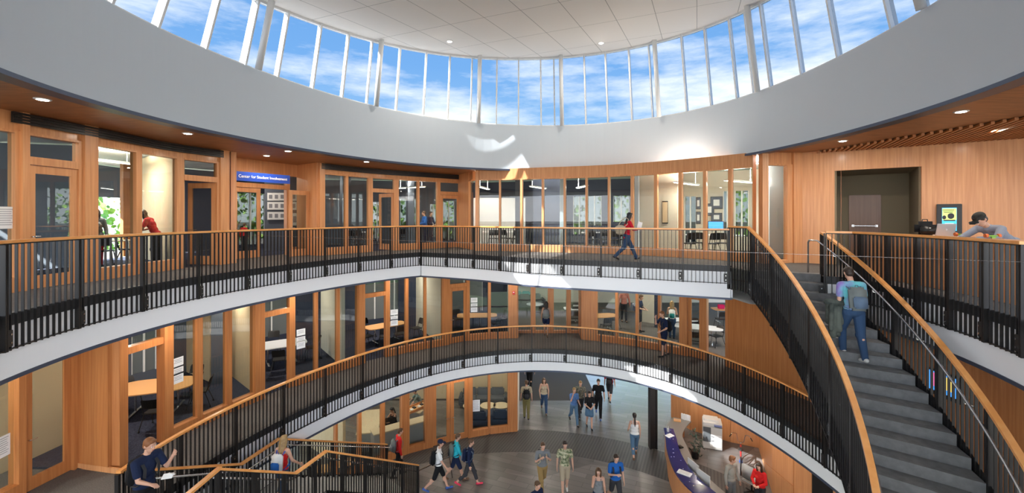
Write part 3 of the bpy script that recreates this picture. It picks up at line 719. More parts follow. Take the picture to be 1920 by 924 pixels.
# lobby and big study room behind the right part of level 2
s = [(.5, .75, Z2+.9, Z2+2.7), (.85, .97, Z2+.9, Z2+2.7)]
pane_wall((.3, 29), (17, 29), Z2, T2, s, M['beige'])
wpx(1197, 23.8, 1232, 23.2, Z2, T2, M['beige']); wpx(1228, 22.5, 1240, 22.2, Z2, T2, M['navy'])
for zt_, cpt in ((Z2, 0),):
    bm = bmesh.new()
    for P in ([(-8.8, 9.8), (-14, 9.8), (-14, 25), (.1, 25), (.1, 20.6), (-2, 20.15), (-4.1, 18.75), (-5.9, 16.95), (-7.2, 15), (-7.85, 13.75), (-8.35, 12.4)],):
        vs = [bm.verts.new((p[0], p[1], Z2+.012)) for p in P]; bm.faces.new(vs)
    fin(bm, 'floor_carpet', M['carpet_blue'], kind='structure')
bm = bmesh.new(); vs = [bm.verts.new((p[0], p[1], Z3+.012)) for p in [(-9.75, 6), (-14, 6), (-14, 17), (-11.6, 22), (-2.4, 25.5), (-2.7, 21.5), (-4.3, 20.0), (-5.95, 18.5), (-7.4, 16.75), (-8.7, 17.4), (-9.8, 14.8), (-9, 13.8), (-9.6, 12)]]; bm.faces.new(vs); fin(bm, 'floor_carpet', M['carpet_blue'], kind='structure')
# level 1 rooms
wall((-9.5, 19.5), (-6.6, 17.2), Z1, T1, M['tan'])
wall((-10, 23.8), (.2, 23.8), Z1, T1, M['tan']); wall((.2, 23.8), (.3, 21.6), Z1, T1, M['beige'])
# far end of level 1
wall((-.5, 31.5), (5.0, 31.5), Z1, T1, M['grey']); wall((-.5, 23.8), (-.5, 31.5), Z1, T1, M['slate'])
# outer shell
wall((-18, -3), (-18, 12), -.2, ZSOF+.6, M['grey'], 'wall_left', .3)
wall((18, -3), (18, 12), -.2, ZSOF+.6, M['grey'], 'wall_right', .3)

door((-8.12, 15.9), (-7.76, 16.72), Z3, 2.45, 0, hingeb=True)
# ------------------------------------------------------------ guard rails
_pick = {}
def picket_mesh(h, w_=.012, d_=.038, slope=0):
    k = (round(h, 3), w_, d_)
    if k not in _pick:
        bm = bmesh.new(); box(bm, (0, 0, -h/2), (w_, d_, h)); me = bpy.data.meshes.new('picket'); bm.to_mesh(me); bm.free(); me.materials.append(M['black']); _pick[k] = me
    return _pick[k]
def guard(label, pts, top=1.12, bottom=-.48, post_every=1.25, n_posts=None, group=None, brackets=True, ends=(True, True), limit=100, cat='railing', name='guard_rail', bot2=None, vis=None, rw=.085, inner=None):
    """pts: 3D floor line; rail 'top' above it, pickets down to 'bottom' below it. Posts, brackets, pickets, bottom bar, wood handrail."""
    P = [Vector(p) for p in pts]; base = P[0].copy()
    root = empty(name, base, label=label, cat=cat, group=group)
    def loc(p): return Vector(p)-base
    up = Vector((0, 0, 1))
    bm = bmesh.new(); sweep(bm, [loc(p)+up*top for p in P], rw, .045); fin(bm, 'handrail', M['rail'], root)
    bm = bmesh.new(); sweep(bm, [loc(p)+up*(top-.045) for p in P], .04, .02); fin(bm, 'top_bar', M['black'], root)
    bm = bmesh.new(); sweep(bm, [loc(p)+up*(bottom+.03) for p in P], .045, .015); fin(bm, 'bottom_bar', M['black'], root)
    L = sum((P[i+1]-P[i]).to_2d().length if hasattr(P[i+1]-P[i], 'to_2d') else Vector(((P[i+1]-P[i]).x, (P[i+1]-P[i]).y)).length for i in range(len(P)-1))
    npan = n_posts or max(1, round(L/post_every)); per = max(2, round(L/npan/.112))
    Q = resample(P, n=npan*per); pick = []
    for i, p in enumerate(Q):
        a = Q[max(0, i-1)]; b = Q[min(len(Q)-1, i+1)]; rz = math.atan2(b.y-a.y, b.x-a.x)
        if i % per == 0:
            if (i == 0 and not ends[0]) or (i == len(Q)-1 and not ends[1]): continue
            bm = bmesh.new(); h = top-.05-bottom
            box(bm, (0, 0, top-.05-h/2), (.022, .065, h)); box(bm, (-.035, 0, top-.05-h/2), (.022, .065, h))
            me = bpy.data.meshes.new('post'); bm.to_mesh(me); bm.free(); o = link('post', me, M['black'], root); o.location = loc(p); o.rotation_euler = (0, 0, rz)
            if brackets:
                bm = bmesh.new(); box(bm, (-.09, .0, -.30), (.10, .05, .24), bev=.006)
                for zz in (-.24, -.36): cyl(bm, (-.09, -.04, zz), (-.09, .04, zz), .014, seg=8, mi=1)
                me = bpy.data.meshes.new('bracket'); bm.to_mesh(me); bm.free(); o = link('bracket', me, [M['black'], M['steel']], root); o.location = loc(p); o.rotation_euler = (0, 0, rz)
        else: pick.append((p, rz))
    # the pickets that show largest are parts of their own, the rest one part
    if len(pick) > limit:
        order = sorted(range(len(pick)), key=lambda i: pick[i][0].y if vis is None else vis(pick[i][0])); keep = set(order[:limit])
    else: keep = set(range(len(pick)))
    me = picket_mesh(top-.05-bottom); rest = bmesh.new()
    for i, (p, rz) in enumerate(pick):
        if i in keep:
            o = bpy.data.objects.new('picket', me); COL.objects.link(o); o.parent = root; o.location = loc(p)+up*(top-.05); o.rotation_euler = (0, 0, rz)
        else:
            q = loc(p)+up*(top-.05); h = top-.05-bottom; box(rest, (q.x, q.y, q.z-h/2), (.012, .038, h), rz)
    if len(rest.verts):
        o = fin(rest, 'pickets_stuff', M['black'], root); o.name = 'picket_row'; o['kind'] = 'stuff'
    else: rest.free()
    return root
def v3(P, z): return [Vector((p[0], p[1], z)) for p in P]
PX0 = th_c+.002; 
GL = inward([l3(PX0+(math.radians(214)-PX0)*i/40.0) for i in range(41)], .05)
guard('curved top floor guard rail with orange wood handrail along the left walkway', v3(GL, Z3), post_every=1.32)
GC = inward(chord, .05)
guard('top floor guard rail in front of the centre glass wall, corner to stair head', v3(GC, Z3), n_posts=9)
GR = inward([p_right]+[l3(thr-(thr+math.radians(28))*i/16.0) for i in range(1, 17)], .04)
guard('top floor guard rail on the right, in front of the wooden laptop counter', v3(GR, Z3), n_posts=6)
# short landing guard at the stair head, then the two stair guards
def stair_line(f, k0, k1, inset=0, step_=.5):
    out = []; k = k0
    while k <= k1+1e-6:
        p = f(k); out.append(Vector((p.x, p.y, Z3-RISE*k))); k += step_
    return out
inn = lambda k: so(k)+sdir(k)*1.60
outr = lambda k: so(k)-sdir(k)*.03
chE = GC[-1]
landing = [Vector((chE.x, chE.y, Z3)), Vector((inn(0).x-.02, inn(0).y+.35, Z3))]
guard('black picket guard rail on the inner side of the grey stair', landing+stair_line(inn, .0, 23.5), top=1.20, bottom=-.62, n_posts=9)
guard('black picket guard rail on the outer side of the grey stair, nearest the laptop counter', stair_line(outr, 0, 23.5), top=1.08, bottom=-.55, n_posts=7)
# level 2 ring guard
thE2 = math.radians(-14)
G2 = inward([l2(thp+(thE2-thp)*i/70.0) for i in range(71)], .05)
guard('long curved guard rail of the middle floor sweeping round the atrium', v3(G2, Z2), top=1.07, n_posts=20, vis=lambda p: p.y if p.x < 4 else p.y+3)
# ------------------------------------------------------------ main stair
root = empty('staircase', (O0.x, O0.y, Z2), label='curved charcoal rubber stair climbing from the middle floor to the top floor', cat='stairs')
ob = Vector((O0.x, O0.y, Z2))
def sprism(bm, P, z0, z1):
    a = [bm.verts.new((p[0]-ob.x, p[1]-ob.y, z0-ob.z)) for p in P]; b = [bm.verts.new((p[0]-ob.x, p[1]-ob.y, z1-ob.z)) for p in P]; n = len(P)
    bm.faces.new(a[::-1]); bm.faces.new(b)
    for i in range(n): bm.faces.new((a[i], a[(i+1) % n], b[(i+1) % n], b[i]))
for k in range(1, NST):
    z = Z3-RISE*k; bm = bmesh.new()
    a, b, c, d = so(k), si(k), si(k-1), so(k-1)
    ex_ = lambda p, q, s: p+(p-q).normalized()*s
    sprism(bm, [a, b, c+(c-b)*.06, d+(d-a)*.06], z-RISE-.06, z)
    fin(bm, 'step', M['stair'], root)
bm = bmesh.new(); a, b = so(0), si(0); n0 = Vector((-(sdir(0).y), sdir(0).x)); n0 = n0 if n0.y > 0 else -n0
sprism(bm, [a, b, b+n0*.3, a+n0*.3], Z3-RISE-.05, Z3+.02); fin(bm, 'step', M['stair'], root)
for f, nm, sg in ((si, 'inner', 1), (so, 'outer', -1)):
    bm = bmesh.new(); top_ = []; 
    P = [f(k)+sdir(k)*sg*.03 for k in [x*.5 for x in range(0, 47)]]
    A = [bm.verts.new((p.x-ob.x, p.y-ob.y, Z3-RISE*(i*.5)+.02-ob.z)) for i, p in enumerate(P)]
    B = [bm.verts.new((p.x-ob.x, p.y-ob.y, Z3-RISE*(i*.5)-.46-ob.z)) for i, p in enumerate(P)]
    for i in range(len(P)-1): bm.faces.new((A[i], A[i+1], B[i+1], B[i]))
    bmesh.ops.solidify(bm, geom=bm.faces[:], thickness=.025)
    fin(bm, 'stringer', M['curb'], root)
bm = bmesh.new()
A = []; B = []
for i in range(47):
    k = i*.5; p = so(k); q = si(k); z = Z3-RISE*k-.42-ob.z
    A.append(bm.verts.new((p.x-ob.x, p.y-ob.y, z))); B.append(bm.verts.new((q.x-ob.x, q.y-ob.y, z)))
for i in range(46): bm.faces.new((A[i], A[i+1], B[i+1], B[i]))
bmesh.ops.solidify(bm, geom=bm.faces[:], thickness=.02)
fin(bm, 'underside', M['white'], root)
# steel grab rails on both sides
def grab(name_label, f, k0, k1, zoff=.86, tail=True):
    pts = []
    k = k0
    while k <= k1:
        p = f(k); pts.append(Vector((p.x, p.y, Z3-RISE*k+zoff))); k += .5
    h = pts[0]; d = (pts[0]-pts[1]); d.z = 0; d.normalize()
    base = Vector((h.x, h.y, Z3)); r = empty('grab_rail', base, label=name_label, cat='handrail')
    if tail: pts = [h+d*.38-Vector((0, 0, zoff)), h+d*.38-Vector((0, 0, .06)), h+d*.33+Vector((0, 0, .0))]+[h]+pts[1:]
    bm = bmesh.new(); tube(bm, [p-base for p in pts], .021); fin(bm, 'tube', M['steel'], r, smooth=True)
    for i in range(6, len(pts), 7):
        p = pts[i]; 
        kk = k0+(i-3)*.5; g_ = f(kk+.0); o_ = (outr if 'outer' in name_label else inn)(kk)
        bm = bmesh.new(); q = Vector((o_.x, o_.y, p.z-.09)); cyl(bm, p-base, p-base-Vector((0, 0, .07)), .01, seg=6); cyl(bm, p-base-Vector((0, 0, .07)), q-base, .01, seg=6); fin(bm, 'bracket', M['steel'], r)
grab('slim steel grab rail along the outer side of the grey stair', lambda k: so(k)+sdir(k)*.07, 0, 23)
grab('slim steel grab rail along the inner side of the grey stair', lambda k: so(k)+sdir(k)*(SW-.07), .5, 23, tail=False)
# ------------------------------------------------------------ lower stair (level 2 down to level 1), bottom left
ZL = 2.8
P2_ = Vector((-6.60, 10.68)); P3_ = Vector((-6.33, 11.9)); P4_ = Vector((-4.8, 16.8))
Q3_ = Vector((-5.09, 10.3)); Q4_ = Vector((-4.78, 11.27)); Q5_ = Vector((-3.3, 15.4))
P1_ = Vector((-7.15, 7.95))
RL = [Vector((P1_.x, P1_.y, Z2)), Vector((P2_.x, P2_.y, ZL)), Vector((P3_.x, P3_.y, ZL)), Vector((P4_.x, P4_.y, Z1+.1))]
RQ = [Vector((Q2.x, Q2.y, Z2)), Vector((Q3_.x, Q3_.y, ZL)), Vector((Q4_.x, Q4_.y, ZL)), Vector((Q5_.x, Q5_.y, Z1+.1))]
def poly_guard(label, P, **k):
    return guard(label, P, **k)
poly_guard('picket guard rail on the far side of the lower stair, behind the woman', RL, top=1.05, bottom=-.25, n_posts=9, brackets=False)
poly_guard('picket guard rail on the near side of the lower stair, ending in the lobby', RQ, top=1.05, bottom=-.25, n_posts=8, brackets=False)
poly_guard('short picket guard rail at the head of the lower stair, bottom left', [Vector((Q1.x+.0, 6.2, Z2)), Vector((Q2.x, Q2.y, Z2))], top=1.07, bottom=-.4, n_posts=2, brackets=False)
root = empty('staircase', (-5.9, 10.5, 0), label='lower stair with grey concrete treads going down to the lobby, bottom left', cat='stairs'); ob = Vector((-5.9, 10.5, 0))
M['concrete'] = mat('concrete_tread', (.36, .35, .33), .8, col2=(.42, .41, .39), nscale=12)
def flight(a0, a1, b0, b1, z0, z1, n):
    for k in range(n):
        t0 = k/n; t1 = (k+1)/n; z = z0+(z1-z0)*(k+1)/n if k < n else z1
        z = z0-(z0-z1)*k/n-(z0-z1)/n*1.0
        bm = bmesh.new(); A_, B_, C_, D_ = a0+(a1-a0)*t0, a0+(a1-a0)*t1, b0+(b1-b0)*t1, b0+(b1-b0)*t0
        if k < n-1 or z > .05: sprism(bm, [A_, B_, C_, D_], z-.2 if z > .25 else max(0.0, z-.2), z)
        if len(bm.verts): fin(bm, 'step', M['concrete'], root)
        else: bm.free()
flight(Vector((P1_.x+.06, P1_.y)), P2_+Vector((.06, 0)), Q2+Vector((-.06, 0)), Q3_+Vector((-.06, 0)), Z2, ZL, 8)
bm = bmesh.new(); sprism(bm, [P2_, P3_, Q4_, Q3_], ZL-.25, ZL); fin(bm, 'landing', M['concrete'], root)
flight(P3_+Vector((.06, -.02)), P4_, Q4_+Vector((-.06, .02)), Q5_, ZL, Z1, 16)
for (a, b, za, zb) in ((P1_, P2_, Z2, ZL), (P3_, P4_, ZL, 0), (Q2, Q3_, Z2, ZL), (Q4_, Q5_, ZL, 0), (Q3_, Q4_, ZL, ZL), (P2_, P3_, ZL, ZL)):
    bm = bmesh.new(); vs = [bm.verts.new((a.x-ob.x, a.y-ob.y, za+.02)), bm.verts.new((b.x-ob.x, b.y-ob.y, zb+.02)), bm.verts.new((b.x-ob.x, b.y-ob.y, max(0, zb-.34))), bm.verts.new((a.x-ob.x, a.y-ob.y, za-.34))]
    bm.faces.new(vs); bmesh.ops.solidify(bm, geom=bm.faces[:], thickness=.02); fin(bm, 'stringer', M['black'], root)
def tube_thing(label, pts, r=.02, name='grab_rail', m='steel', cat='handrail'):
    base = Vector(pts[0]); bm = bmesh.new(); tube(bm, [Vector(p)-base for p in pts], r); o = fin(bm, name, M[m], smooth=True); o.location = base; tag(o, label, cat); return o
def off2(p, dx, dz): return Vector((p[0]+dx, p[1], p[2]+dz))
tube_thing('grey steel grab rail inside the far guard of the lower stair', [off2(RL[0], .12, .86), off2(RL[1], .12, .86), off2(RL[2], .12, .86), off2(RL[3], .12, .90), off2(RL[3], .32, .90)+Vector((0, .25, 0))])
tube_thing('grey steel grab rail inside the near guard of the lower stair, ending in a post', [off2(RQ[0], -.12, .86), off2(RQ[1], -.12, .86), off2(RQ[2], -.12, .86), off2(RQ[3], -.05, .80), off2(RQ[3], .95, .78)+Vector((0, 1.0, 0)), off2(RQ[3], 1.05, -.08)+Vector((0, 1.1, 0))])
# thin wire across the atrium
wa = W(470, 11.4, ZC-.47); wb = W(1935, 5.9, ZC-.61)
tube_thing('thin steel wire stretched across the atrium just below the top handrails', [wa, wb], .0028, 'wire', 'steel', 'wire')
# ------------------------------------------------------------ lamps
def lamp(parent, loc, size, power, down=True, col=(1, .90, .77), sy=None):
    l = bpy.data.lights.new('lamp', 'AREA'); l.energy = power; l.color = col
    if sy: l.shape = 'RECTANGLE'; l.size = size; l.size_y = sy
    else: l.shape = 'DISK'; l.size = size
    o = bpy.data.objects.new('lamp', l); COL.objects.link(o); o.parent = parent; o.location = loc
    if not down: o.rotation_euler = (math.pi, 0, 0)
    return o
_dl = {}
def downlight(p, label, power=45, r=.11, group=None, normal=None, col=(1, .90, .77)):
    root = empty('ceiling_light', p, label=label, cat='ceiling light', group=group)
    if not _dl:
        bm = bmesh.new(); cyl(bm, (0, 0, -.012), (0, 0, 0), .11, .12, 20); ri = bpy.data.meshes.new('trim_ring'); bm.to_mesh(ri); bm.free(); ri.materials.append(M['alu'])
        bm = bmesh.new(); cyl(bm, (0, 0, -.016), (0, 0, -.0125), .08, .08, 16); le = bpy.data.meshes.new('lens'); bm.to_mesh(le); bm.free(); le.materials.append(M['lamp'])
        _dl['r'] = ri; _dl['l'] = le
    for n, k in (('trim_ring', 'r'), ('lens', 'l')):
        o = bpy.data.objects.new(n, _dl[k]); COL.objects.link(o); o.parent = root
    lamp(root, (0, 0, -.03), .16, power, col=col)
    return root
zs = ZSOF-.03
for x, y, lab in ((80, 186, 'recessed downlight in the wood soffit, furthest to the left'), (352, 250, 'recessed downlight in the wood soffit above the half-open door'), (540, 283, 'recessed downlight in the wood soffit near the drum edge, above the blue sign'),
                  (500, 291.5, 'recessed downlight above the recessed entrance with the blue sign'), (687, 303, 'recessed downlight in the wood soffit over the middle left glass'), (815, 312.5, 'recessed downlight at the tip of the wood soffit by the inner corner'),
                  (1580, 264, 'recessed downlight in the right soffit above the stair head'), (1802, 209, 'recessed downlight in the right soffit, closest to the white drum'), (1866, 242, 'recessed downlight among the slats of the right soffit')):
    downlight(W(x, F*(zs-ZC)/(HY-y), zs), lab, 42 if x > 1500 else 24)
for x, y, lab in ((843, 77, 'small round downlight in the tiled roof, left of centre'), (1127, 80, 'small round downlight in the tiled roof, right of centre')):
    Y = 12
    for _ in range(20): Y = F*(head_z((R(x)*Y, Y))-ZC)/(HY-y)
    downlight(W(x, Y, head_z((R(x)*Y, Y))-.01), lab, 60)
# unseen fill lamps added under the slabs, round the walkways
for lev, z, f, offs, n, pw in (('middle', T2, l2, 1.2, 9, 22), ('lobby', T1, l2, 1.0, 10, 16)):
    for i in range(n):
        th = math.radians(200-215*i/(n-1)); p = f(th); d = (p-CEN).normalized(); q = p+d*offs
        if lev == 'middle' and q.x > 6.5: continue
        downlight((q.x, q.y, z-.002), 'added unseen fill downlight over the %s floor walkway' % lev, pw, group='added fill downlights over the %s walkway' % lev)
def pendant(a, b, z, label, power=70, zc_=None, group=None):
    a = Vector((a[0], a[1])); b = Vector((b[0], b[1])); c = (a+b)/2; L = (b-a).length; d = b-a
    root = empty('pendant_light', (c.x, c.y, z), math.atan2(d.y, d.x), label=label, cat='pendant light', group=group)
    bm = bmesh.new(); box(bm, (0, 0, .03), (L, .20, .05), bev=.012); fin(bm, 'housing', M['alu'], root)
    bm = bmesh.new(); box(bm, (0, 0, -.0), (L-.04, .12, .012)); fin(bm, 'lens', M['pend'], root)
    for s in (-.4, .4):
        bm = bmesh.new(); cyl(bm, (L*s, 0, .05), (L*s, 0, (zc_ or ZSOF+.03)-z), .008, seg=6); fin(bm, 'hanger', M['alu'], root)
    lamp(root, (0, 0, -.02), L, power*.6, sy=.1); lamp(root, (0, 0, .09), L, power*1.5, down=False, sy=.1)
for x0, Y0, x1, Y1, y, lab, pw in ((150, 12.6, 247, 14.0, 303, 'long pendant light in the far left office', 130), (746, 22.0, 796, 20.9, 352, 'slim pendant light in the room behind the inner corner', 80),
        (898, 20.3, 916, 22.3, 353, 'short-looking pendant light hanging at the left end of the centre room', 90), (995, 20.4, 1022, 22.0, 352, 'pendant light hanging before the navy wall of the centre room', 90),
        (1083, 21.5, 1100, 19.9, 351, 'pendant light hanging in the middle of the centre room', 90), (1266, 15.9, 1308, 17.3, 345, 'pendant light in the right room, before the open inner doorway', 110), (1360, 15.4, 1412, 16.4, 341, 'pendant light in the right room, beside the corner pier', 110)):
    z = ZC+(HY-y)*((Y0+Y1)/2)/F
    pendant((R(x0)*Y0, Y0), (R(x1)*Y1, Y1), min(z, T3-.2), lab, pw)
for (x, y, z, lab) in ((-10.6, 12.0, T2, 'added over the orange maple meeting table'), (-9.6, 14.6, T2, 'added by the tan wall left of the white topped table'), (-8.9, 17.4, T2, 'added over the white topped meeting table'), (-6.9, 19.4, T2, 'over the left end of the narrow maple table'), (-5.2, 21.1, T2, 'over the right end of the narrow maple table'), (-2.0, 22.4, T2, 'added behind the closed middle floor door'), (1.8, 24, T2, 'added over the middle floor lobby'), (4.5, 23.5, T2, 'added over the brown topped study table'), (6.6, 20.6, T2, 'added over the man reading in the study room'), (9.3, 18.3, T2, 'added right of the open study room door'), (8, 22, T2, 'added over the blonde woman at the counter')):
    downlight((x, y, z-.002), 'round recessed downlight '+lab, 48, group='downlights in the middle floor rooms')  # all but the narrow table's pair are added to brighten the rooms
for (x, y) in ((-7.2, 18.6), (-5.2, 20.2), (-3.2, 21.6), (-1.0, 22.0), (1.5, 22.5), (3.5, 25.5), (1.2, 27.5), (6.5, 22.0), (8.0, 18.6), (7.6, 16.2), (-8.6, 15.8)):
    downlight((x, y, T1-.002), 'added unseen fill downlight in the lobby floor ceiling', 26, group='added fill downlights in the lobby ceiling')  # lobby lamps added out of view to brighten the ground floor
for (x, y) in ((-11.2, 9.2), (-11.6, 12.9), (-8.6, 20.0), (-11.0, 17.5)):
    downlight((x, y, T3-.002), 'added fill downlight in a left office', 60, group='added fill downlights in the left offices')  # office lamps added because the rooms came out too dark

for (x, y, z, lab, pw_) in ((8.75, 14.75, T3, 'added fill downlight behind the tall white-walled pane beside the stair head', 30), (-10.7, 7.6, T2, 'added fill downlight in the tan room at the left end of the middle floor', 50), (3.0, 21.0, T3, 'added fill downlight in the middle of the centre room', 50), (9.3, 16.6, T3, 'added fill downlight in the right room by the corner', 40)):
    downlight((x, y, z-.003), lab, pw_)  # extra fixtures added as fill for single dark rooms
# ------------------------------------------------------------ furniture and signs
def copy_tree(o, parent=None):
    c = o.copy(); COL.objects.link(c)
    if parent is not None: c.parent = parent
    for ch in list(o.children): copy_tree(ch, c)
    return c
def place(o, loc, rz, label, group=None, z=None):
    o.location = loc; o.rotation_euler = (0, 0, math.radians(rz)); o['label'] = label
    if group: o['group'] = group
    elif 'group' in o: del o['group']
    return o
def make_chair():
    r = empty('chair', (0, 0, 0), label='x', cat='chair')
    bm = bmesh.new(); box(bm, (0, 0, .45), (.46, .44, .035), bev=.014); fin(bm, 'seat', M['black'], r)
    bm = bmesh.new()
    P = []
    for i in range(7):
        x = -.22+.44*i/6; P.append((x, .215+.05*(1-(x/.22)**2)))
    rows = []
    for j, zz in enumerate((.60, .70, .80, .86)):
        rows.append([bm.verts.new((x*(1 if j < 3 else .9), y+.03*j, zz)) for x, y in P])
    for j in range(3):
        for i in range(6): bm.faces.new((rows[j][i], rows[j][i+1], rows[j+1][i+1], rows[j+1][i]))
    bmesh.ops.solidify(bm, geom=bm.faces[:], thickness=.014); fin(bm, 'backrest', M['chairback'], r)
    for sx in (-1, 1):
        bm = bmesh.new(); cyl(bm, (sx*.20, .19, .44), (sx*.21, .26, .64), .012, seg=6); fin(bm, 'back_support', M['black'], r)
        for sy, dy in ((-1, -.08), (1, .10)):
            bm = bmesh.new(); cyl(bm, (sx*.20, sy*.16, .44), (sx*.25, sy*.20+dy, .04), .012, seg=6); lg = fin(bm, 'leg', M['black'], r)
            bm = bmesh.new(); cyl(bm, (sx*.25-.012, sy*.20+dy, .025), (sx*.25+.012, sy*.20+dy, .025), .025, seg=10); fin(bm, 'caster', M['black'], lg)
    return r
M['chairback'] = mat('chair_back_plastic', (.035, .033, .033), .45)
M['tan_seat'] = mat('tan_seat', (.40, .20, .06), .6)
CH = [make_chair()]; used = [False]
def chair(loc, rz, label, group=None):
    o = CH[0] if not used[0] else copy_tree(CH[0]); used[0] = True; return place(o, loc, rz, label, group)
def table(loc, rz, L, Wd, label, m='table', h=.74, shape='bow', legs=2, name='table'):
    r = empty(name, loc, math.radians(rz), label=label, cat='table')
    bm = bmesh.new(); n = 28; pts = []
    for i in range(n):
        t = 2*math.pi*i/n; c, s_ = math.cos(t), math.sin(t)
        if shape == 'round': pts.append((L/2*c, Wd/2*s_))
        else:
            e_ = .38; pts.append((L/2*abs(c)**e_*(1 if c > 0 else -1), Wd/2*abs(s_)**e_*(1 if s_ > 0 else -1)*(1-.22*(c > 0)*abs(c))))
    a = [bm.verts.new((x, y, h)) for x, y in pts]; b = [bm.verts.new((x, y, h-.03)) for x, y in pts]
    bm.faces.new(a); bm.faces.new(b[::-1])
    for i in range(n): bm.faces.new((a[i], a[(i+1) % n], b[(i+1) % n], b[i]))
    fin(bm, 'tabletop', M[m], r)
    for x in ([-L*.27, L*.27] if legs == 2 else [0]):
        bm = bmesh.new(); cyl(bm, (x, 0, .04), (x, 0, h-.03), .032, seg=10); fin(bm, 'column_leg', M['steel'], r)
        bm = bmesh.new(); box(bm, (x, 0, .045), (.07, Wd*.75, .03), bev=.008)
        if legs == 1: box(bm, (x, 0, .045), (L*.7, .07, .03), bev=.008)
        fin(bm, 'foot', M['steel'], r)
    return r
def paper_on_glass(path, x, y, w_, h_, z0, label, n=1, name='paper_notice', dist=.0):
    p = hit(path, x); d = p-Vector((0, 0)); Y = p.y; z = ZC-(y-HY)*Y/F
    nrm = (CEN-p).normalized(); rz = math.atan2(nrm.y, nrm.x)+math.pi/2; q = p+nrm*(.02+dist)
    r = empty(name, (q.x, q.y, z), rz, label=label, cat='notice')
    bm = bmesh.new(); box(bm, (0, 0, 0), (w_, .004, h_)); fin(bm, 'sheet', M['paper'], r)
    bm = bmesh.new()
    for k in range(int(h_/.045)-1): box(bm, (-.01*(k % 2), 0, h_/2-.05-k*.042), (w_*.78-.03*(k % 3), .008, .010))
    fin(bm, 'print_lines', M['inkgrey'], r)
    return r
M['inkgrey'] = mat('grey_ink', (.25, .25, .28), .7)
# --- middle floor rooms
Z2c = Z2+.012
table((-10.35, 12.75, Z2c), 20, 1.9, 1.3, 'large orange maple meeting table in the nearest middle floor room')
for (x, y, rz, lab) in ((-9.55, 11.75, 190, 'black chair in front of the orange maple table, facing away from the glass'), (-11.3, 12.9, 60, 'black chair half hidden at the left end of the orange maple table'), (-9.35, 13.1, -65, 'black chair at the right end of the orange maple table, by the notices'), (-10.2, 13.9, 0, 'black chair on the far side of the orange maple table')):
    chair((x, y, Z2c), rz, lab)
table((-8.95, 17.0, Z2c), 35, 1.75, 1.2, 'white topped meeting table in the second middle floor room', 'twhite')
for (x, y, rz, lab) in ((-9.9, 18.1, 20, 'black chair behind the white topped table, against the frosted window'), (-9.95, 16.5, 130, 'black chair at the left corner of the white topped table'), (-8.5, 16.0, 200, 'black chair tucked under the near side of the white topped table'), (-8.0, 17.5, -60, 'black chair at the right end of the white topped table')):
    chair((x, y, Z2c), rz, lab)
table((-5.75, 19.9, Z2c), 42, 1.9, .9, 'narrow maple meeting table in the third middle floor room')
for (x, y, rz, lab) in ((-6.75, 20.5, 60, 'black chair behind the narrow maple table'), (-6.35, 19.1, 140, 'black chair at the left end of the narrow maple table'), (-5.55, 19.05, 200, 'black chair on the near side of the narrow maple table'), (-5.0, 19.5, 215, 'second black chair on the near side of the narrow maple table'), (-4.5, 20.5, -50, 'black chair at the right end of the narrow maple table')):
    chair((x, y, Z2c), rz, lab)
table((-1.75, 21.9, Z2c), 5, 2.0, 1.0, 'small maple table behind the closed middle floor door')
for (x, y, rz, lab) in ((-2.75, 22.4, 30, 'black chair seen through the closed middle floor door'), (-1.9, 22.8, 0, 'black chair on the far side of the table behind the closed door'), (-.85, 21.4, 240, 'black chair right of the closed middle floor door'), (-.55, 22.3, -60, 'black chair furthest right in the room behind the closed door')):
    chair((x, y, Z2c), rz, lab)
def tv(p, rz, w_, h_, label, name='wall_screen', cat='screen', face=None):
    r = empty(name, p, rz, label=label, cat=cat)
    bm = bmesh.new(); box(bm, (0, 0, 0), (w_, .06, h_), bev=.01); fin(bm, 'casing', M['black'], r)
    bm = bmesh.new(); box(bm, (0, -.032, 0), (w_-.05, .004, h_-.05)); fin(bm, 'display', face or M['dark_screen'], r)
    return r
M['dark_screen'] = mat('dark_screen', (.01, .012, .016), .12)
def on_wall(a, b, t, z, off=.1):
    a = Vector(a); b = Vector(b); p = a+(b-a)*t; n = Vector((-(b-a).y, (b-a).x)).normalized(); n = n if (CEN-p).dot(n) > 0 or True else -n
    return p, n
tv((-4.28, 21.75, Z2+1.75), math.radians(-60+180), 1.3, .75, 'large dark wall screen on the cream end wall of the third middle floor room')
tv((-.13, 21.9, Z2+1.75), math.radians(-82+180), 1.2, .75, 'dark wall screen on the right wall behind the closed middle floor door')
for x, y, lab in ((333, 697, 'three notices stacked on the glass beside the orange maple table'), (564, 637, 'three notices stacked on the glass beside the white topped table'), (739, 597, 'notices on the glass in front of the narrow maple table'), (889, 573, 'notice on the glass right of the closed middle floor door')):
    p = hit(F2, x); s_ = p.y/13
    nrm = (CEN-p).normalized(); rz = math.atan2(nrm.y, nrm.x)+math.pi/2; q = p+nrm*.012; z = ZC-(y-HY)*p.y/F
    r = empty('paper_notice', (q.x, q.y, z), rz, label=lab, cat='notice')
    for k, (hh, dz) in enumerate(((.22, .26), (.14, .04), (.22, -.18))):
        bm = bmesh.new(); box(bm, (0, 0, dz), (.30, .004, hh)); sh = fin(bm, 'sheet', M['paper'], r)
        bm = bmesh.new()
        for j in range(3): box(bm, (0, 0, dz+hh/2-.045-j*.04), (.22-.04*(j % 2), .008, .010))
        fin(bm, 'print_lines', M['inkgrey'], sh)
paper_on_glass([(-9.85, 9.95), (-10.02, 8.6), (-10.1, 7.0)], 2, 838, .3, .42, Z2, 'pair of white notices on the glass at the left edge of the picture, middle floor')
paper_on_glass([(-9.9, 4.0)]+FL, 8, 408, .35, .42, Z3, 'white notices on the glass at the left edge of the picture, top floor')
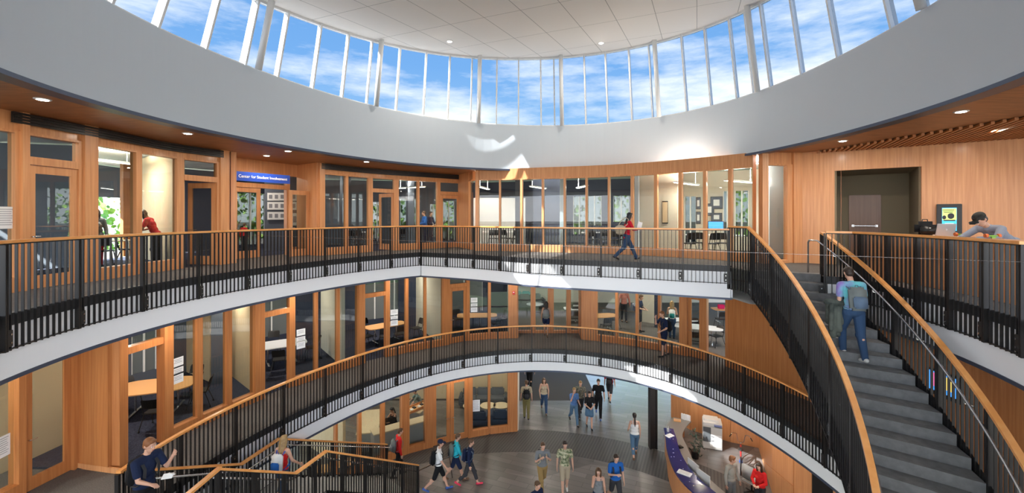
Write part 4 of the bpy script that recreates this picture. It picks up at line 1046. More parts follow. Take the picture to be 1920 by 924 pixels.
# big study room
for (px_, Y, L, Wd, rz, m, lab) in ((1130, 21.9, 1.5, .9, 15, 'table', 'brown topped table by the left glass of the big study room'), (1310, 19.6, 2.0, 1.0, -25, 'twhite', 'pale table beside the open door of the big study room'), (1275, 21.0, 1.6, .8, 0, 'twhite', 'white counter table behind the blonde woman'), (1078, 23.6, 1.2, .8, 0, 'twhite', 'white table with a black box in the middle floor lobby'), (1357, 23.5, 1.2, .8, 0, 'table', 'small far table with a pink bag in the big study room'), (1003, 26.0, 1.0, 1.0, 0, 'twhite', 'round white coffee table in the middle floor lobby')):
    table((R(px_)*Y, Y, Z2), rz, L, Wd, lab, m, h=.74 if px_ != 1003 else .5, shape='round' if px_ == 1003 else 'bow', legs=1 if px_ in (1003, 1078) else 2)
for (px_, Y, rz, lab) in ((1302, 18.55, 160, 'black chair just inside the open door of the study room'), (1342, 19.2, -70, 'black chair on casters standing free right of the open door'), (1352, 22.4, 180, 'black chair at the small far table'), (1306, 20.5, 0, 'black chair on the far side of the pale table'), (1136, 21.1, 190, 'dark chair at the brown topped table in the study room'), (1150, 22.3, -80, 'dark chair at the right end of the brown topped table'), (1077, 22.6, 180, 'black chair at the white table with the black box')):
    chair((R(px_)*Y, Y, Z2), rz, lab)
def cbox(name, loc, size, rz, label, cat, m, m2=None, extra=None):
    r = empty(name, loc, math.radians(rz), label=label, cat=cat)
    bm = bmesh.new(); box(bm, (0, 0, size[2]/2), size, bev=min(size)*.12); fin(bm, 'body', M[m], r)
    if m2:
        bm = bmesh.new(); box(bm, (0, -size[1]/2-.004, size[2]*.62), (size[0]*.7, .01, size[2]*.3)); fin(bm, 'front_panel', M[m2], r)
    return r
cbox('printer', (R(1080)*23.6, 23.6, Z2+.74), (.55, .45, .30), 0, 'black printer on the white lobby table', 'printer', 'black', 'machine')
cbox('handbag', (R(1352)*23.5, 23.5, Z2+.74), (.32, .2, .22), 0, 'bright pink bag on the small far table', 'bag', 'c_hotpink') if 'c_hotpink' in M else None
def sofa(loc, rz, L, m, label, arms=True, name='sofa', cat='sofa'):
    r = empty(name, loc, math.radians(rz), label=label, cat=cat)
    bm = bmesh.new(); box(bm, (0, 0, .24), (L, .82, .26), bev=.05); fin(bm, 'base', M[m], r)
    n = max(1, round(L/.75)); w_ = (L-.3)/n
    for i in range(n):
        bm = bmesh.new(); box(bm, (-L/2+.15+w_*(i+.5), -.04, .41), (w_-.015, .66, .13), bev=.04); fin(bm, 'seat_cushion', M[m], r)
        bm = bmesh.new(); box(bm, (-L/2+.15+w_*(i+.5), .30, .62), (w_-.015, .2, .42), rx=-.12, bev=.06); fin(bm, 'back_cushion', M[m], r)
    for sx in (-1, 1):
        bm = bmesh.new(); box(bm, (sx*(L/2-.07), 0, .38), (.15, .82, .46), bev=.06); fin(bm, 'armrest', M[m], r)
        for sy in (-1, 1):
            bm = bmesh.new(); cyl(bm, (sx*(L/2-.1), sy*.34, 0), (sx*(L/2-.1), sy*.34, .13), .02, seg=8); fin(bm, 'leg', M['steel'], r)
    return r
sofa((R(985)*27.2, 27.2, Z2), 10, 2.4, 'sofa_grey', 'grey green sofa in the middle floor lobby')
sofa((R(970)*28.3, 28.2, Z2), 0, 2.0, 'teal', 'teal sofa at the back of the middle floor lobby')
# --- lobby floor rooms
sofa((-1.5, 22.9, 0), 0, 2.5, 'sofa_grey', 'long slate grey sofa in the lobby floor lounge')
sofa((-1.55, 20.75, 0), 180, .95, 'sofa', 'navy armchair seen from behind through the lounge glass, left one', name='armchair', cat='armchair')
sofa((-.55, 20.85, 0), 180, .95, 'sofa', 'navy armchair seen from behind through the lounge glass, right one', name='armchair', cat='armchair')
for x, lab in ((-2.05, 'round pale coffee table in the lounge, left of the notice'), (-1.2, 'round pale coffee table in the lounge, in the middle'), (-.55, 'round pale coffee table in the lounge, right one')):
    table((x, 21.75, 0), 0, .78, .78, lab, 'stone', .5, 'round', 1, name='coffee_table')
paper_on_glass(F1, 893, 760, .32, .52, Z1, 'white notice on the lounge glass beside the double doors')
def counter_unit(label, a, b, depth, h, top, front, name='counter'):
    a = Vector(a); b = Vector(b); d = b-a; L = d.length; c = (a+b)/2; r = empty(name, (c.x, c.y, 0), math.atan2(d.y, d.x), label=label, cat='counter')
    bm = bmesh.new(); box(bm, (0, 0, (h-.05)/2), (L, depth-.08, h-.05)); fin(bm, 'front_panel', M[front], r)
    bm = bmesh.new(); box(bm, (0, 0, h-.025), (L+.04, depth, .05), bev=.01); fin(bm, 'worktop', M[top], r); return r
counter_unit('speckled counter with a pale grey front, behind the lobby floor glass', (-5.75, 18.0), (-3.75, 19.35), .55, 1.0, 'stone', 'grey')
counter_unit('speckled side desk running back from the pale grey counter', (-6.1, 18.4), (-6.6, 20.6), .9, .78, 'stone', 'grey')
r = empty('tray', (R(783)*20.3, 20.3, 1.0), .9, label='wooden tray of small items on the lobby office desk', cat='tray')
bm = bmesh.new(); box(bm, (0, 0, .02), (1.5, .5, .04)); fin(bm, 'tray_base', M['table'], r)
bm = bmesh.new()
for s_ in (-1, 1): box(bm, (0, s_*.25, .06), (1.5, .03, .10)); box(bm, (s_*.75, 0, .06), (.03, .5, .10))
fin(bm, 'tray_rim', M['wood'], r)
for k in range(6):
    bm = bmesh.new(); box(bm, (-.6+.22*k, .05*(-1)**k, .06), (.12, .16, .05)); fin(bm, 'item', M['paper'] if k % 2 else M['ink'], r)
counter_unit('plain desk carrying the wooden tray in the lobby office', (R(775)*19.9, 19.9), (R(792)*20.8, 20.8), .7, .99, 'stone', 'grey')
r = empty('office_chair', (R(738)*19.7, 19.75, 0), 0, label='black office chair of the woman at the speckled counter', cat='chair')
bm = bmesh.new(); box(bm, (0, 0, .43), (.5, .48, .06), bev=.02); fin(bm, 'seat', M['black'], r)
bm = bmesh.new(); box(bm, (-.08, -.30, .70), (.46, .06, .5), rz=.3, bev=.02); fin(bm, 'backrest', M['black'], r)
bm = bmesh.new(); cyl(bm, (0, 0, .06), (0, 0, .42), .03); fin(bm, 'gas_lift', M['black'], r)
bm = bmesh.new()
for k in range(5): cyl(bm, (0, 0, .08), (.28*math.cos(k*1.257), .28*math.sin(k*1.257), .03), .022, seg=6)
fin(bm, 'star_base', M['black'], r)
# lounge chairs and low table behind the lower stair
def tub_chair(loc, rz, m, label):
    r = empty('tub_chair', loc, math.radians(rz), label=label, cat='armchair')
    bm = bmesh.new(); cyl(bm, (0, 0, .10), (0, 0, .40), .36, .36, 20); fin(bm, 'seat', M[m], r, smooth=False)
    bm = bmesh.new(); P = [Vector((.42*math.cos(math.radians(a)), .42*math.sin(math.radians(a)), 0)) for a in range(-20, 201, 20)]
    A_ = [bm.verts.new(p+Vector((0, 0, .12))) for p in P]; B_ = [bm.verts.new(p*1.08+Vector((0, 0, .56+.24*math.sin(math.pi*i/(len(P)-1))))) for i, p in enumerate(P)]
    for i in range(len(P)-1): bm.faces.new((A_[i], A_[i+1], B_[i+1], B_[i]))
    bmesh.ops.solidify(bm, geom=bm.faces[:], thickness=.09); fin(bm, 'backrest', M[m], r, smooth=True)
M['olive_up'] = mat('olive_upholstery', (.06, .065, .04), .85)
tub_chair((R(650)*17.6, 17.9, 0), 160, 'sofa_grey', 'dark grey tub chair behind the lobby glass, above the lower stair rail')
tub_chair((R(566)*15.2, 15.6, 0), 200, 'olive_up', 'olive tub chair behind the lower stair, by the woman in red')
table((R(640)*16.5, 16.6, 0), 20, .9, .6, 'low pale table between the tub chairs', 'table', .55, 'bow', 1, name='coffee_table')
table((R(585)*15.3, 16.3, 0), 10, .8, .55, 'low yellow table behind the lower stair rails', 'table', .5, 'bow', 1, name='coffee_table')
# --- reception desk
DO = smooth_path([(7.35, 19.9), (6.75, 19.15), (6.38, 18.4), (6.17, 17.6), (5.80, 16.3), (5.62, 14.9), (5.85, 13.8), (6.35, 12.9), (7.2, 12.2)], 5)
DI = smooth_path([(8.0, 19.5), (7.5, 18.9), (7.1, 18.2), (6.95, 17.4), (6.78, 16.3), (6.85, 15.3), (7.05, 14.4), (7.3, 13.7), (7.8, 13.1)], 5)
n = len(DO); dc = Vector((7.2, 16.2)); base = Vector((6.3, 16.5, 0))
root = empty('reception_desk', base, label='curved reception desk with a glossy navy top, wood front and grey inner worktop', cat='desk')
def ribbon(A, B, z0, z1, m, name, parent=root, org=base):
    bm = bmesh.new(); V = [[bm.verts.new((p[0]-org.x, p[1]-org.y, z-org.z)) for p in L] for L, z in ((A, z0), (A, z1), (B, z1), (B, z0))]
    for i in range(len(A)-1):
        for k in range(4): bm.faces.new((V[k][i], V[k][i+1], V[(k+1) % 4][i+1], V[(k+1) % 4][i]))
    bm.faces.new([V[k][0] for k in range(4)]); bm.faces.new([V[k][-1] for k in range(4)][::-1])
    return fin(bm, name, m, parent)
lerp = lambda t: [a+(b-a)*t for a, b in zip(DO, DI)]
i0 = 11
ribbon(lerp(.06)[i0:], lerp(.12)[i0:], 0, 1.02, M['wood'], 'front_panel'); ribbon(lerp(.06)[:i0+1], lerp(.12)[:i0+1], 0, .72, M['wood'], 'front_panel')
ribbon(lerp(0)[i0:], lerp(.50)[i0:], 1.02, 1.07, M['bluesteel'], 'transaction_top')
ribbon(lerp(0)[:i0+1], lerp(.14)[:i0+1], .72, .76, M['counter'], 'worktop_edge')
ribbon(lerp(.14), lerp(1), .72, .76, M['counter'], 'worktop')
ribbon(lerp(.55), lerp(.62), 0, .72, M['wood_dark'], 'inner_panel')
# confetti of small white marks on the navy top
bm = bmesh.new(); random.seed(3)
for i in range(26):
    k = random.randint(i0+1, n-6); t = random.uniform(.05, .38); p = DO[k]+(DI[k]-DO[k])*t; box(bm, (p.x-base.x, p.y-base.y, 1.0712), (.035, .018, .002), random.random()*3)
fin(bm, 'top_inlay', M['paper'], root)
def on_desk(i, t, z): p = DO[i]+(DI[i]-DO[i])*t; return (p.x, p.y, z)
p = on_desk(13, .18, 1.07); r = empty('pen_cup', p, label='cup of pens on the navy desk top', cat='cup')
bm = bmesh.new(); cyl(bm, (0, 0, 0), (0, 0, .12), .045, .05, 14); fin(bm, 'cup', M['glasscup'] if 'glasscup' in M else M['machine'], r)
for k in range(7):
    bm = bmesh.new(); cyl(bm, (.02*math.cos(k), .02*math.sin(k), .05), (.05*math.cos(k), .05*math.sin(k), .2), .005, seg=5); fin(bm, 'pen', M['paper'] if k % 2 else M['ink'], r)
def sheet(p, s_, rz, label, m='paper', name='paper_stack', cat='paper', t=.02):
    r = empty(name, p, math.radians(rz), label=label, cat=cat); bm = bmesh.new(); box(bm, (0, 0, t/2), (s_[0], s_[1], t)); fin(bm, 'sheets', M[m], r)
    bm = bmesh.new()
    for k in range(4): box(bm, (0, s_[1]*(.3-.2*k), t+.0006), (s_[0]*.7, .008, .001))
    fin(bm, 'print_lines', M['inkgrey'], r)
sheet(on_desk(15, .2, 1.071), (.32, .22), 30, 'white leaflets lying next to the pen cup')
sheet(on_desk(22, .62, .761), (.22, .30), 60, 'sheet of paper on the grey inner worktop')
sheet(on_desk(25, .24, 1.071), (.45, .25), -40, 'scattered flyers on the navy desk top, beside the man in grey')
sheet(on_desk(2, .35, .761), (.30, .22), -20, 'pale wooden box lid at the far end of the desk', 'table', 'box_lid', 'box', .04)
r = empty('desk_phone', on_desk(16, .65, .76), .4, label='black desk phone on the grey worktop', cat='telephone')
bm = bmesh.new(); box(bm, (0, 0, .03), (.2, .2, .05), bev=.01); fin(bm, 'base', M['black'], r); bm = bmesh.new(); box(bm, (-.07, 0, .075), (.05, .21, .035), bev=.01); fin(bm, 'handset', M['black'], r)
for i, lab in ((24, 'slim silver monitor at the near end of the desk, left one'), (27, 'slim silver monitor at the near end of the desk, right one')):
    p = on_desk(i, .62, .76); q = DI[i]-DO[i]; r = empty('monitor', p, math.atan2(q.y, q.x)-math.pi/2, label=lab, cat='monitor')
    bm = bmesh.new(); box(bm, (0, 0, .33), (.58, .03, .36), bev=.008); fin(bm, 'screen', M['machine'], r); bm = bmesh.new(); box(bm, (0, -.04, .01), (.22, .18, .015)); box(bm, (0, -.03, .1), (.05, .02, .2)); fin(bm, 'stand', M['machine'], r)
for k in range(3):
    p = on_desk(0, .55+.14*k, .76); r = empty('book', p, .6, label=['white leaflet box at the far end of the desk, leftmost', 'white leaflet box at the far end of the desk, middle', 'white leaflet box at the far end of the desk, rightmost'][k], cat='box')
    bm = bmesh.new(); box(bm, (0, 0, .12), (.05, .2, .24)); fin(bm, 'cover', M['paper'], r)
    r.name = 'leaflet_box'
# copier
r = empty('copier', (8.62, 18.85, 0), math.radians(-20), label='off-white office copier with a dark left side behind the reception desk', cat='copier')
for nm, c, s_, m in (('body', (0, 0, .48), (.74, .68, .92), 'machine'), ('side_panel', (-.22, -.345, .62), (.30, .012, .62), 'c_greypack2'), ('scanner', (0, 0, 1.03), (.74, .64, .14), 'machine'), ('feeder', (-.05, .05, 1.14), (.58, .44, .09), 'machine'), ('control_panel', (.2, -.36, 1.04), (.30, .16, .04), 'screen_dim'),
                     ('paper_drawer', (.12, -.345, .55), (.44, .012, .15), 'alu'), ('paper_drawer', (.12, -.345, .38), (.44, .012, .15), 'alu'), ('paper_drawer', (.12, -.345, .21), (.44, .012, .15), 'alu'), ('drawer_grip', (.0, -.354, .55), (.12, .01, .03), 'ink'), ('drawer_grip', (.0, -.354, .38), (.12, .01, .03), 'ink')):
    if m not in M: M[m] = mat(m, (.10, .11, .12) if m[0] == 'c' else (.12, .16, .35), .4)
    bm = bmesh.new(); box(bm, c, s_, bev=.008 if min(s_) > .02 else 0); fin(bm, nm, M[m], r)
# plant with dark leaves in the crook of the desk
r = empty('potted_plant', (7.5, 17.9, 0), label='dark leafy plant tucked against the inner curve of the desk', cat='plant')
bm = bmesh.new(); cyl(bm, (0, 0, 0), (0, 0, .3), .13, .17, 16); fin(bm, 'pot', M['black'], r)
M['darkleaf'] = mat('dark_leaf', (.02, .045, .03), .5)
bm = bmesh.new(); random.seed(5)
for k in range(46):
    a = random.random()*6.28; t = random.uniform(.1, .42); z = random.uniform(.3, 1.0); ball(bm, (t*math.cos(a)*.6, t*math.sin(a)*1.2, z), (.10, .035, .012), 1, Euler((random.uniform(-1, 1), random.uniform(-1, 1), a)).to_matrix().to_4x4())
fin(bm, 'foliage', M['darkleaf'], r)
# bicycle with high handlebars
r = empty('bicycle', (9.0, 17.2, 0), math.radians(62), label='red and blue cruiser bicycle with high chrome handlebars by the wood wall', cat='bicycle')
def ringt(bm, c, R_, r_, n=24):
    P_ = [Vector((c[0]+R_*math.cos(2*math.pi*i/n), c[1], c[2]+R_*math.sin(2*math.pi*i/n))) for i in range(n+1)]; tube(bm, P_, r_, 6)
for x, nm in ((-.52, 'wheel'), (.52, 'wheel')):
    bm = bmesh.new(); ringt(bm, (x, 0, .33), .31, .024); wv_ = fin(bm, nm, M['black'], r, smooth=True)
    bm = bmesh.new()
    for k in range(12): cyl(bm, (x, 0, .33), (x+.3*math.cos(k*.5236), 0, .33+.3*math.sin(k*.5236)), .003, seg=4)
    fin(bm, 'spokes', M['steel'], wv_)
bm = bmesh.new(); tube(bm, [Vector(v) for v in ((-.52, 0, .33), (-.12, 0, .30), (.34, 0, .74), (-.2, 0, .72), (-.12, 0, .30))], .018, 8); tube(bm, [Vector(v) for v in ((-.52, 0, .33), (-.2, 0, .72))], .014, 8); fin(bm, 'frame', M['red'], r, smooth=True)
bm = bmesh.new(); tube(bm, [Vector(v) for v in ((.52, 0, .33), (.38, 0, .72), (.34, 0, .84))], .016, 8); fin(bm, 'fork', M['steel'], r, smooth=True)
bm = bmesh.new()
for sy in (-1, 1): tube(bm, [Vector(v) for v in ((.34, 0, .84), (.33, sy*.10, .88), (.30, sy*.16, 1.18), (.22, sy*.30, 1.22), (.10, sy*.36, 1.16))], .012, 8)
fin(bm, 'handlebar', M['steel'], r, smooth=True)
for sy in (-1, 1): bm = bmesh.new(); cyl(bm, (.14, sy*.34, 1.18), (.03, sy*.40, 1.12), .018); fin(bm, 'grip', M['black'], r)
bm = bmesh.new(); ball(bm, (-.22, 0, .84), (.16, .10, .04), 2); cyl(bm, (-.2, 0, .72), (-.21, 0, .82), .014); fin(bm, 'saddle', M['black'], r, smooth=True)
bm = bmesh.new(); box(bm, (-.1, 0, .3), (.18, .12, .12), bev=.03); fin(bm, 'chain_guard', M['shoe_blue'] if 'shoe_blue' in M else M['sign'], r)
r = empty('office_chair', (8.55, 15.6, 0), .5, label='office chair with a grey mesh back behind the reception desk', cat='chair')
bm = bmesh.new(); box(bm, (0, 0, .47), (.5, .48, .07), bev=.025); fin(bm, 'seat', M['grey'], r)
bm = bmesh.new(); box(bm, (-.22, .0, .80), (.07, .42, .52), bev=.03); fin(bm, 'backrest', M['grey'], r, smooth=True)
bm = bmesh.new(); cyl(bm, (0, 0, .06), (0, 0, .45), .03); fin(bm, 'gas_lift', M['black'], r)
bm = bmesh.new()
for k in range(5): cyl(bm, (0, 0, .08), (.28*math.cos(k*1.257), .28*math.sin(k*1.257), .03), .022, seg=6)
fin(bm, 'star_base', M['black'], r)
# --- top floor
# laptop counter
cp = [l3(thr-math.radians(v)) for v in (-1.5, 3, 7, 12, 17, 23, 30)]
CA_ = [p+(p-CEN).normalized()*.80 for p in cp]; CB_ = [p+(p-CEN).normalized()*.88 for p in cp]; CT_ = [p+(p-CEN).normalized()*.78 for p in cp]; CTB = [p+(p-CEN).normalized()*1.18 for p in cp]
cb = Vector((CA_[2].x, CA_[2].y, Z3)); root = empty('bar_counter', cb, label='wooden bar counter with a panelled front behind the right guard rail', cat='counter')
ribbon(CA_, CB_, Z3+.0, Z3+1.0, M['wood'], 'front_panel', root, cb)
ribbon(CT_, CTB, Z3+1.0, Z3+1.06, M['wood'], 'countertop', root, cb)
bm = bmesh.new()
for i in (0, -1):
    for P_ in (CTB,):
        q = P_[i]-(P_[i]-CEN).normalized()*.1; box(bm, (q.x-cb.x, q.y-cb.y, .5), (.06, .06, 1.0))
fin(bm, 'leg', M['wood_dark'], root)
ZB = Z3+1.06
def cpt(x, t):
    P_ = [a+(b-a)*t for a, b in zip(CT_, CTB)]; q = hit(P_, x); return Vector((q.x, q.y, ZB))
# laptop
p = cpt(1771, .45); r = empty('laptop', p, math.radians(150+25), label='open silver laptop on the wooden bar counter, lid towards the atrium', cat='laptop')
bm = bmesh.new(); box(bm, (0, -.12, .008), (.36, .25, .016), bev=.004); fin(bm, 'keyboard_base', M['steel_m'] if 'steel_m' in M else M['machine'], r)
bm = bmesh.new(); box(bm, (0, .03, .135), (.36, .010, .25), rx=-.22, bev=.004); ld = fin(bm, 'lid', M['laptop'] if 'laptop' in M else M['machine'], r)
bm = bmesh.new(); ball(bm, (0, .045, .135), (.018, .003, .02), 2, Euler((-.22, 0, 0)).to_matrix().to_4x4()); ball(bm, (.006, .042, .162), (.004, .002, .009), 1, Euler((0, .5, 0)).to_matrix().to_4x4()); fin(bm, 'lid_emblem', M['paper'], ld)
# backpack on counter
p = cpt(1735, .55); r = empty('backpack', p, math.radians(-20), label='black backpack standing on the wooden bar counter, left of the laptop', cat='backpack')
bm = bmesh.new(); box(bm, (0, 0, .15), (.36, .2, .30), bev=.07); fin(bm, 'bag_body', M['c_black'] if 'c_black' in M else M['black'], r, smooth=True)
bm = bmesh.new(); box(bm, (0, -.11, .11), (.27, .05, .17), bev=.02); fin(bm, 'pocket', M['black'], r, smooth=True)
bm = bmesh.new(); box(bm, (.02, -.138, .16), (.03, .004, .018)); fin(bm, 'badge', M['paper'], r)
bm = bmesh.new(); tube(bm, [Vector(v) for v in ((-.05, .02, .29), (-.04, .02, .34), (.04, .02, .34), (.05, .02, .29))], .008, 6); fin(bm, 'carry_loop', M['black'], r)
# skateboard lying wheels up
p0 = cpt(1803, .22); p1 = cpt(1861, .22); d = p1-p0; r = empty('skateboard', (p0+p1)/2, math.atan2(d.y, d.x), label='skateboard lying wheels up on the counter, orange wheels and green trucks', cat='skateboard')
L = d.length
bm = bmesh.new(); box(bm, (0, 0, .012), (L+.22, .19, .012), bev=.005); fin(bm, 'deck', M['wood_dark'], r)
M['owheel'] = mat('orange_urethane', (.75, .16, .04), .4); M['gtruck'] = mat('green_truck', (.25, .55, .05), .4)
for sx in (-1, 1):
    bm = bmesh.new(); box(bm, (sx*L/2, 0, .03), (.06, .06, .03)); cyl(bm, (sx*L/2, -.09, .058), (sx*L/2, .09, .058), .012); fin(bm, 'truck', M['gtruck'], r)
    for sy in (-1, 1): bm = bmesh.new(); cyl(bm, (sx*L/2, sy*.075, .062), (sx*L/2, sy*.115, .062), .034, seg=16); fin(bm, 'wheel', M['owheel'], r, smooth=False)
p = cpt(1845, .12); r = empty('notebook', p-Vector((0, 0, 0)), .3, label='open notebook with a blue cover under the skateboard wheels', cat='notebook')
bm = bmesh.new(); box(bm, (0, -.0, .002), (.44, .12, .004)); fin(bm, 'page', M['paper'], r); bm = bmesh.new(); box(bm, (-.05, .0, .006), (.2, .1, .004)); fin(bm, 'cover', M['sign'], r)
# info screen on the right wall
def wall_px(path, x, y): p = hit(path, x); return Vector((p.x, p.y, ZC-(y-HY)*p.y/F))
pc = wall_px(WR, 1777, 410); sc_ = pc.y/F; dd = Vector((3.8, -2.85)).normalized(); rz = math.atan2(dd.y, dd.x)
a_, b_ = wall_px(WR, 1754, 410), wall_px(WR, 1801, 410); wid = (b_-a_).length
r = empty('info_screen', pc-Vector((.6, .8, 0))*.18, rz, label='black framed information screen on the right wood wall, showing a motorbike poster', cat='screen')
hgt = 52*sc_*1.05
bm = bmesh.new(); box(bm, (0, 0, 0), (wid, .07, hgt), bev=.01); fin(bm, 'casing', M['black'], r)
M['scr_cyan'] = mat('screen_cyan', (.02, .35, .55), .3, emit=.9, ecol=(.03, .42, .7)); M['scr_lime'] = mat('screen_lime', (.4, .55, .1), .3, emit=.9, ecol=(.5, .62, .18)); M['scr_white'] = mat('screen_white', (.7, .7, .7), .3, emit=.7, ecol=(.75, .85, .8))
sw_, sh2 = wid*.58, hgt*.78
bm = bmesh.new(); box(bm, (0, -.037, -sh2*.02), (sw_, .004, sh2)); dp = fin(bm, 'display', M['scr_cyan'], r)
bm = bmesh.new(); box(bm, (0, -.040, sh2*.20), (sw_*.96, .004, sh2*.50)); fin(bm, 'picture', M['scr_lime'], dp)
bm = bmesh.new(); ball(bm, (.03, -.043, sh2*.12), (sw_*.24, .004, sh2*.13), 2); ball(bm, (-.10, -.043, sh2*.06), (sw_*.14, .004, sh2*.09), 2); box(bm, (0, -.043, -sh2*.07), (sw_*.8, .003, sh2*.05)); fin(bm, 'motorbike_shape', M['ink'], dp)
bm = bmesh.new()
for k in range(3): box(bm, (-.02, -.042, sh2*(.38-.055*k)), (sw_*(.8-.1*k), .003, sh2*.022))
fin(bm, 'text_lines', M['ink'], dp)
bm = bmesh.new()
for k in range(3): box(bm, (.0, -.041, -sh2*(.2+.08*k)), (sw_*(.6-.1*k), .003, sh2*.018))
fin(bm, 'text_lines', M['scr_white'], dp)
# info screens under the stair on the middle floor (right)
p = Vector((9.45, 10.0, 0)); q = hit([(9.2, 13.45), (9.6, 11.0), (9.6, 3)], 1781)
zc_ = ZC-(722-HY)*q.y/F
r = empty('info_screen', (q.x-.12, q.y, zc_), math.radians(-90), label='bright poster screen on the dark wood wall seen through the outer stair pickets', cat='screen')
bm = bmesh.new(); box(bm, (0, 0, 0), (.72, .07, .56), bev=.01); fin(bm, 'casing', M['black'], r)
bm = bmesh.new(); box(bm, (0, -.04, .03), (.62, .004, .42)); dp = fin(bm, 'display', M['screen'], r)
M['scr_yel'] = mat('screen_yellow', (.7, .55, .1), .3, emit=1, ecol=(.9, .6, .15)); M['scr_pink'] = mat('screen_pink', (.6, .1, .3), .3, emit=1, ecol=(.8, .15, .4))
bm = bmesh.new(); box(bm, (-.16, -.043, .06), (.24, .004, .30)); fin(bm, 'picture', M['scr_pink'], dp); bm = bmesh.new(); box(bm, (.12, -.043, .06), (.24, .004, .28)); fin(bm, 'picture', M['scr_yel'], dp)
# blue sign
a_ = hit([(-9.25, 13.55), (-7.45, 16.4)], 431); b_ = hit([(-9.25, 13.55), (-7.45, 16.4)], 543); d = b_-a_; c_ = (a_+b_)/2; zc_ = ZC-(333-HY)*c_.y/F
r = empty('door_sign', (c_.x, c_.y, zc_), math.atan2(d.y, d.x), label='blue sign reading Center for Student Involvement over the recessed entrance', cat='sign')
bm = bmesh.new(); box(bm, (0, 0, 0), (d.length, .04, .30)); fin(bm, 'sign_panel', M['sign'], r)
def text(body, size, loc, parent, m, name='lettering', rz=0, ext=.004):
    cu = bpy.data.curves.new(name, 'FONT'); cu.body = body; cu.size = size; cu.align_x = 'CENTER'; cu.align_y = 'CENTER'; cu.extrude = ext
    tmp = bpy.data.objects.new('t', cu); COL.objects.link(tmp); dg = bpy.context.evaluated_depsgraph_get(); dg.update()
    me = bpy.data.meshes.new_from_object(tmp.evaluated_get(dg)); bpy.data.objects.remove(tmp); me.materials.clear()
    w0 = max(v.co.x for v in me.vertices)-min(v.co.x for v in me.vertices)
    o = link(name, me, m, parent); o.location = loc; o.rotation_euler = (math.pi/2, 0, rz); return o, w0
o, w0 = text('Center for Student Involvement', .22, (.07, -.027, .0), r, M['letter']); k = d.length*.82/w0; o.scale = (k, min(1.15, k*1.1), 1)
# picture frames: block of nine by the recessed entrance
aw = (R(496)*18.6, 18.6); bw = (R(560)*19.2, 19.2)
def framed(path_ab, x, y, w_, h_, label, group=None, m='paper', fm='black', off=.10, art='inkgrey'):
    a = Vector(path_ab[0]); b = Vector(path_ab[1]); p = hit([a, b], x); d = (b-a).normalized(); n_ = Vector((d.y, -d.x)); n_ = n_ if (Vector((0, 0))-p).dot(n_) > 0 else -n_
    z = ZC-(y-HY)*p.y/F; q = p+n_*off; r = empty('picture_frame', (q.x, q.y, z), math.atan2(d.y, d.x), label=label, cat='picture', group=group)
    bm = bmesh.new(); box(bm, (0, 0, 0), (w_, .03, h_)); fin(bm, 'frame', M[fm], r)
    bm = bmesh.new(); box(bm, (0, -.017, 0), (w_*.9, .006, h_*.9)); fin(bm, 'mat_board', M[m], r)
    bm = bmesh.new(); box(bm, (0, -.022, 0), (w_*.5, .004, h_*.5)); fin(bm, 'print', M[art], r); return r
rows = ('top', 'middle', 'bottom'); cols_ = ('left', 'middle', 'right')
for j in range(3):
    for i in range(3):
        framed((aw, bw), 507.5+10.8*i, (369, 386, 404.5)[j], .25, .34, 'small framed picture on the dark wall: %s row, %s of three' % (rows[j], cols_[i]), fm='machine')
for j, y in enumerate((369, 386)): framed((aw, bw), 551, y, .22, .36, 'framed picture seen behind the open door leaf, %s one' % ('upper', 'lower')[j], fm='machine')
framed((aw, bw), 552.5, 411, .25, .55, 'white printed notice behind the open entrance door leaf', fm='machine')
wa_, wb_ = (7.6, 20.6), (13.5, 17.0)
for x, y, w_, h_, lab in ((1344, 380, .5, .55, 'dark framed poster high on the beige wall of the right room'), (1330, 393, .42, .55, 'dark framed poster left of the computer in the right room'), (1344, 407, .45, .38, 'framed poster just above the blue computer screen'), (1310, 381, .2, .55, 'narrow frame beside the inner doorway, upper'), (1310, 408, .2, .55, 'narrow frame beside the inner doorway, lower')):
    framed((wa_, wb_), x, y, w_, h_, lab, m='slate', art='paper')
framed(((R(1196)*18.0, 18.0), (R(1271)*17.2, 17.2)), 1248, 398, .22, .9, 'tall narrow framed mirror on the beige wall, right of the woman in red', m='tan', art='tan')
# top floor rooms: chairs and tables
k_ = 0
for (px_, Y, rz, lab) in ((925, 20.6, 190, 'black chair at the left end of the centre room'), (948, 20.9, 150, 'second black chair from the left in the centre room'), (962, 20.3, 220, 'black chair beside the slate pillar in the centre room'), (1108, 19.6, 170, 'black chair left of the middle in the centre room'), (1128, 19.9, 200, 'black chair behind the middle glass of the centre room'),
                          (1150, 19.2, 170, 'black chair behind the woman in red'), (1165, 19.7, 200, 'black chair just left of the white pillar'), (1290, 16.8, 190, 'black chair in front of the inner doorway, right room'), (1306, 17.2, 160, 'black chair right of the inner doorway, right room'), (1333, 16.6, 190, 'black chair below the blue screen, left one'), (1352, 16.9, 150, 'black chair below the blue screen, right one'),
                          (658, 19.9, 180, 'black chair in the room with the blue wall, left one'), (678, 20.2, 160, 'black chair in the room with the blue wall, right one'), (760, 22.2, 190, 'black chair behind the slate pillar near the inner corner'), (194, 12.9, 215, 'black chair in the far left office, left one'), (240, 13.5, 130, 'black chair in the far left office, right one')):
    chair((R(px_)*Y, Y, Z3+(.012 if px_ < 300 else 0)), rz, lab)
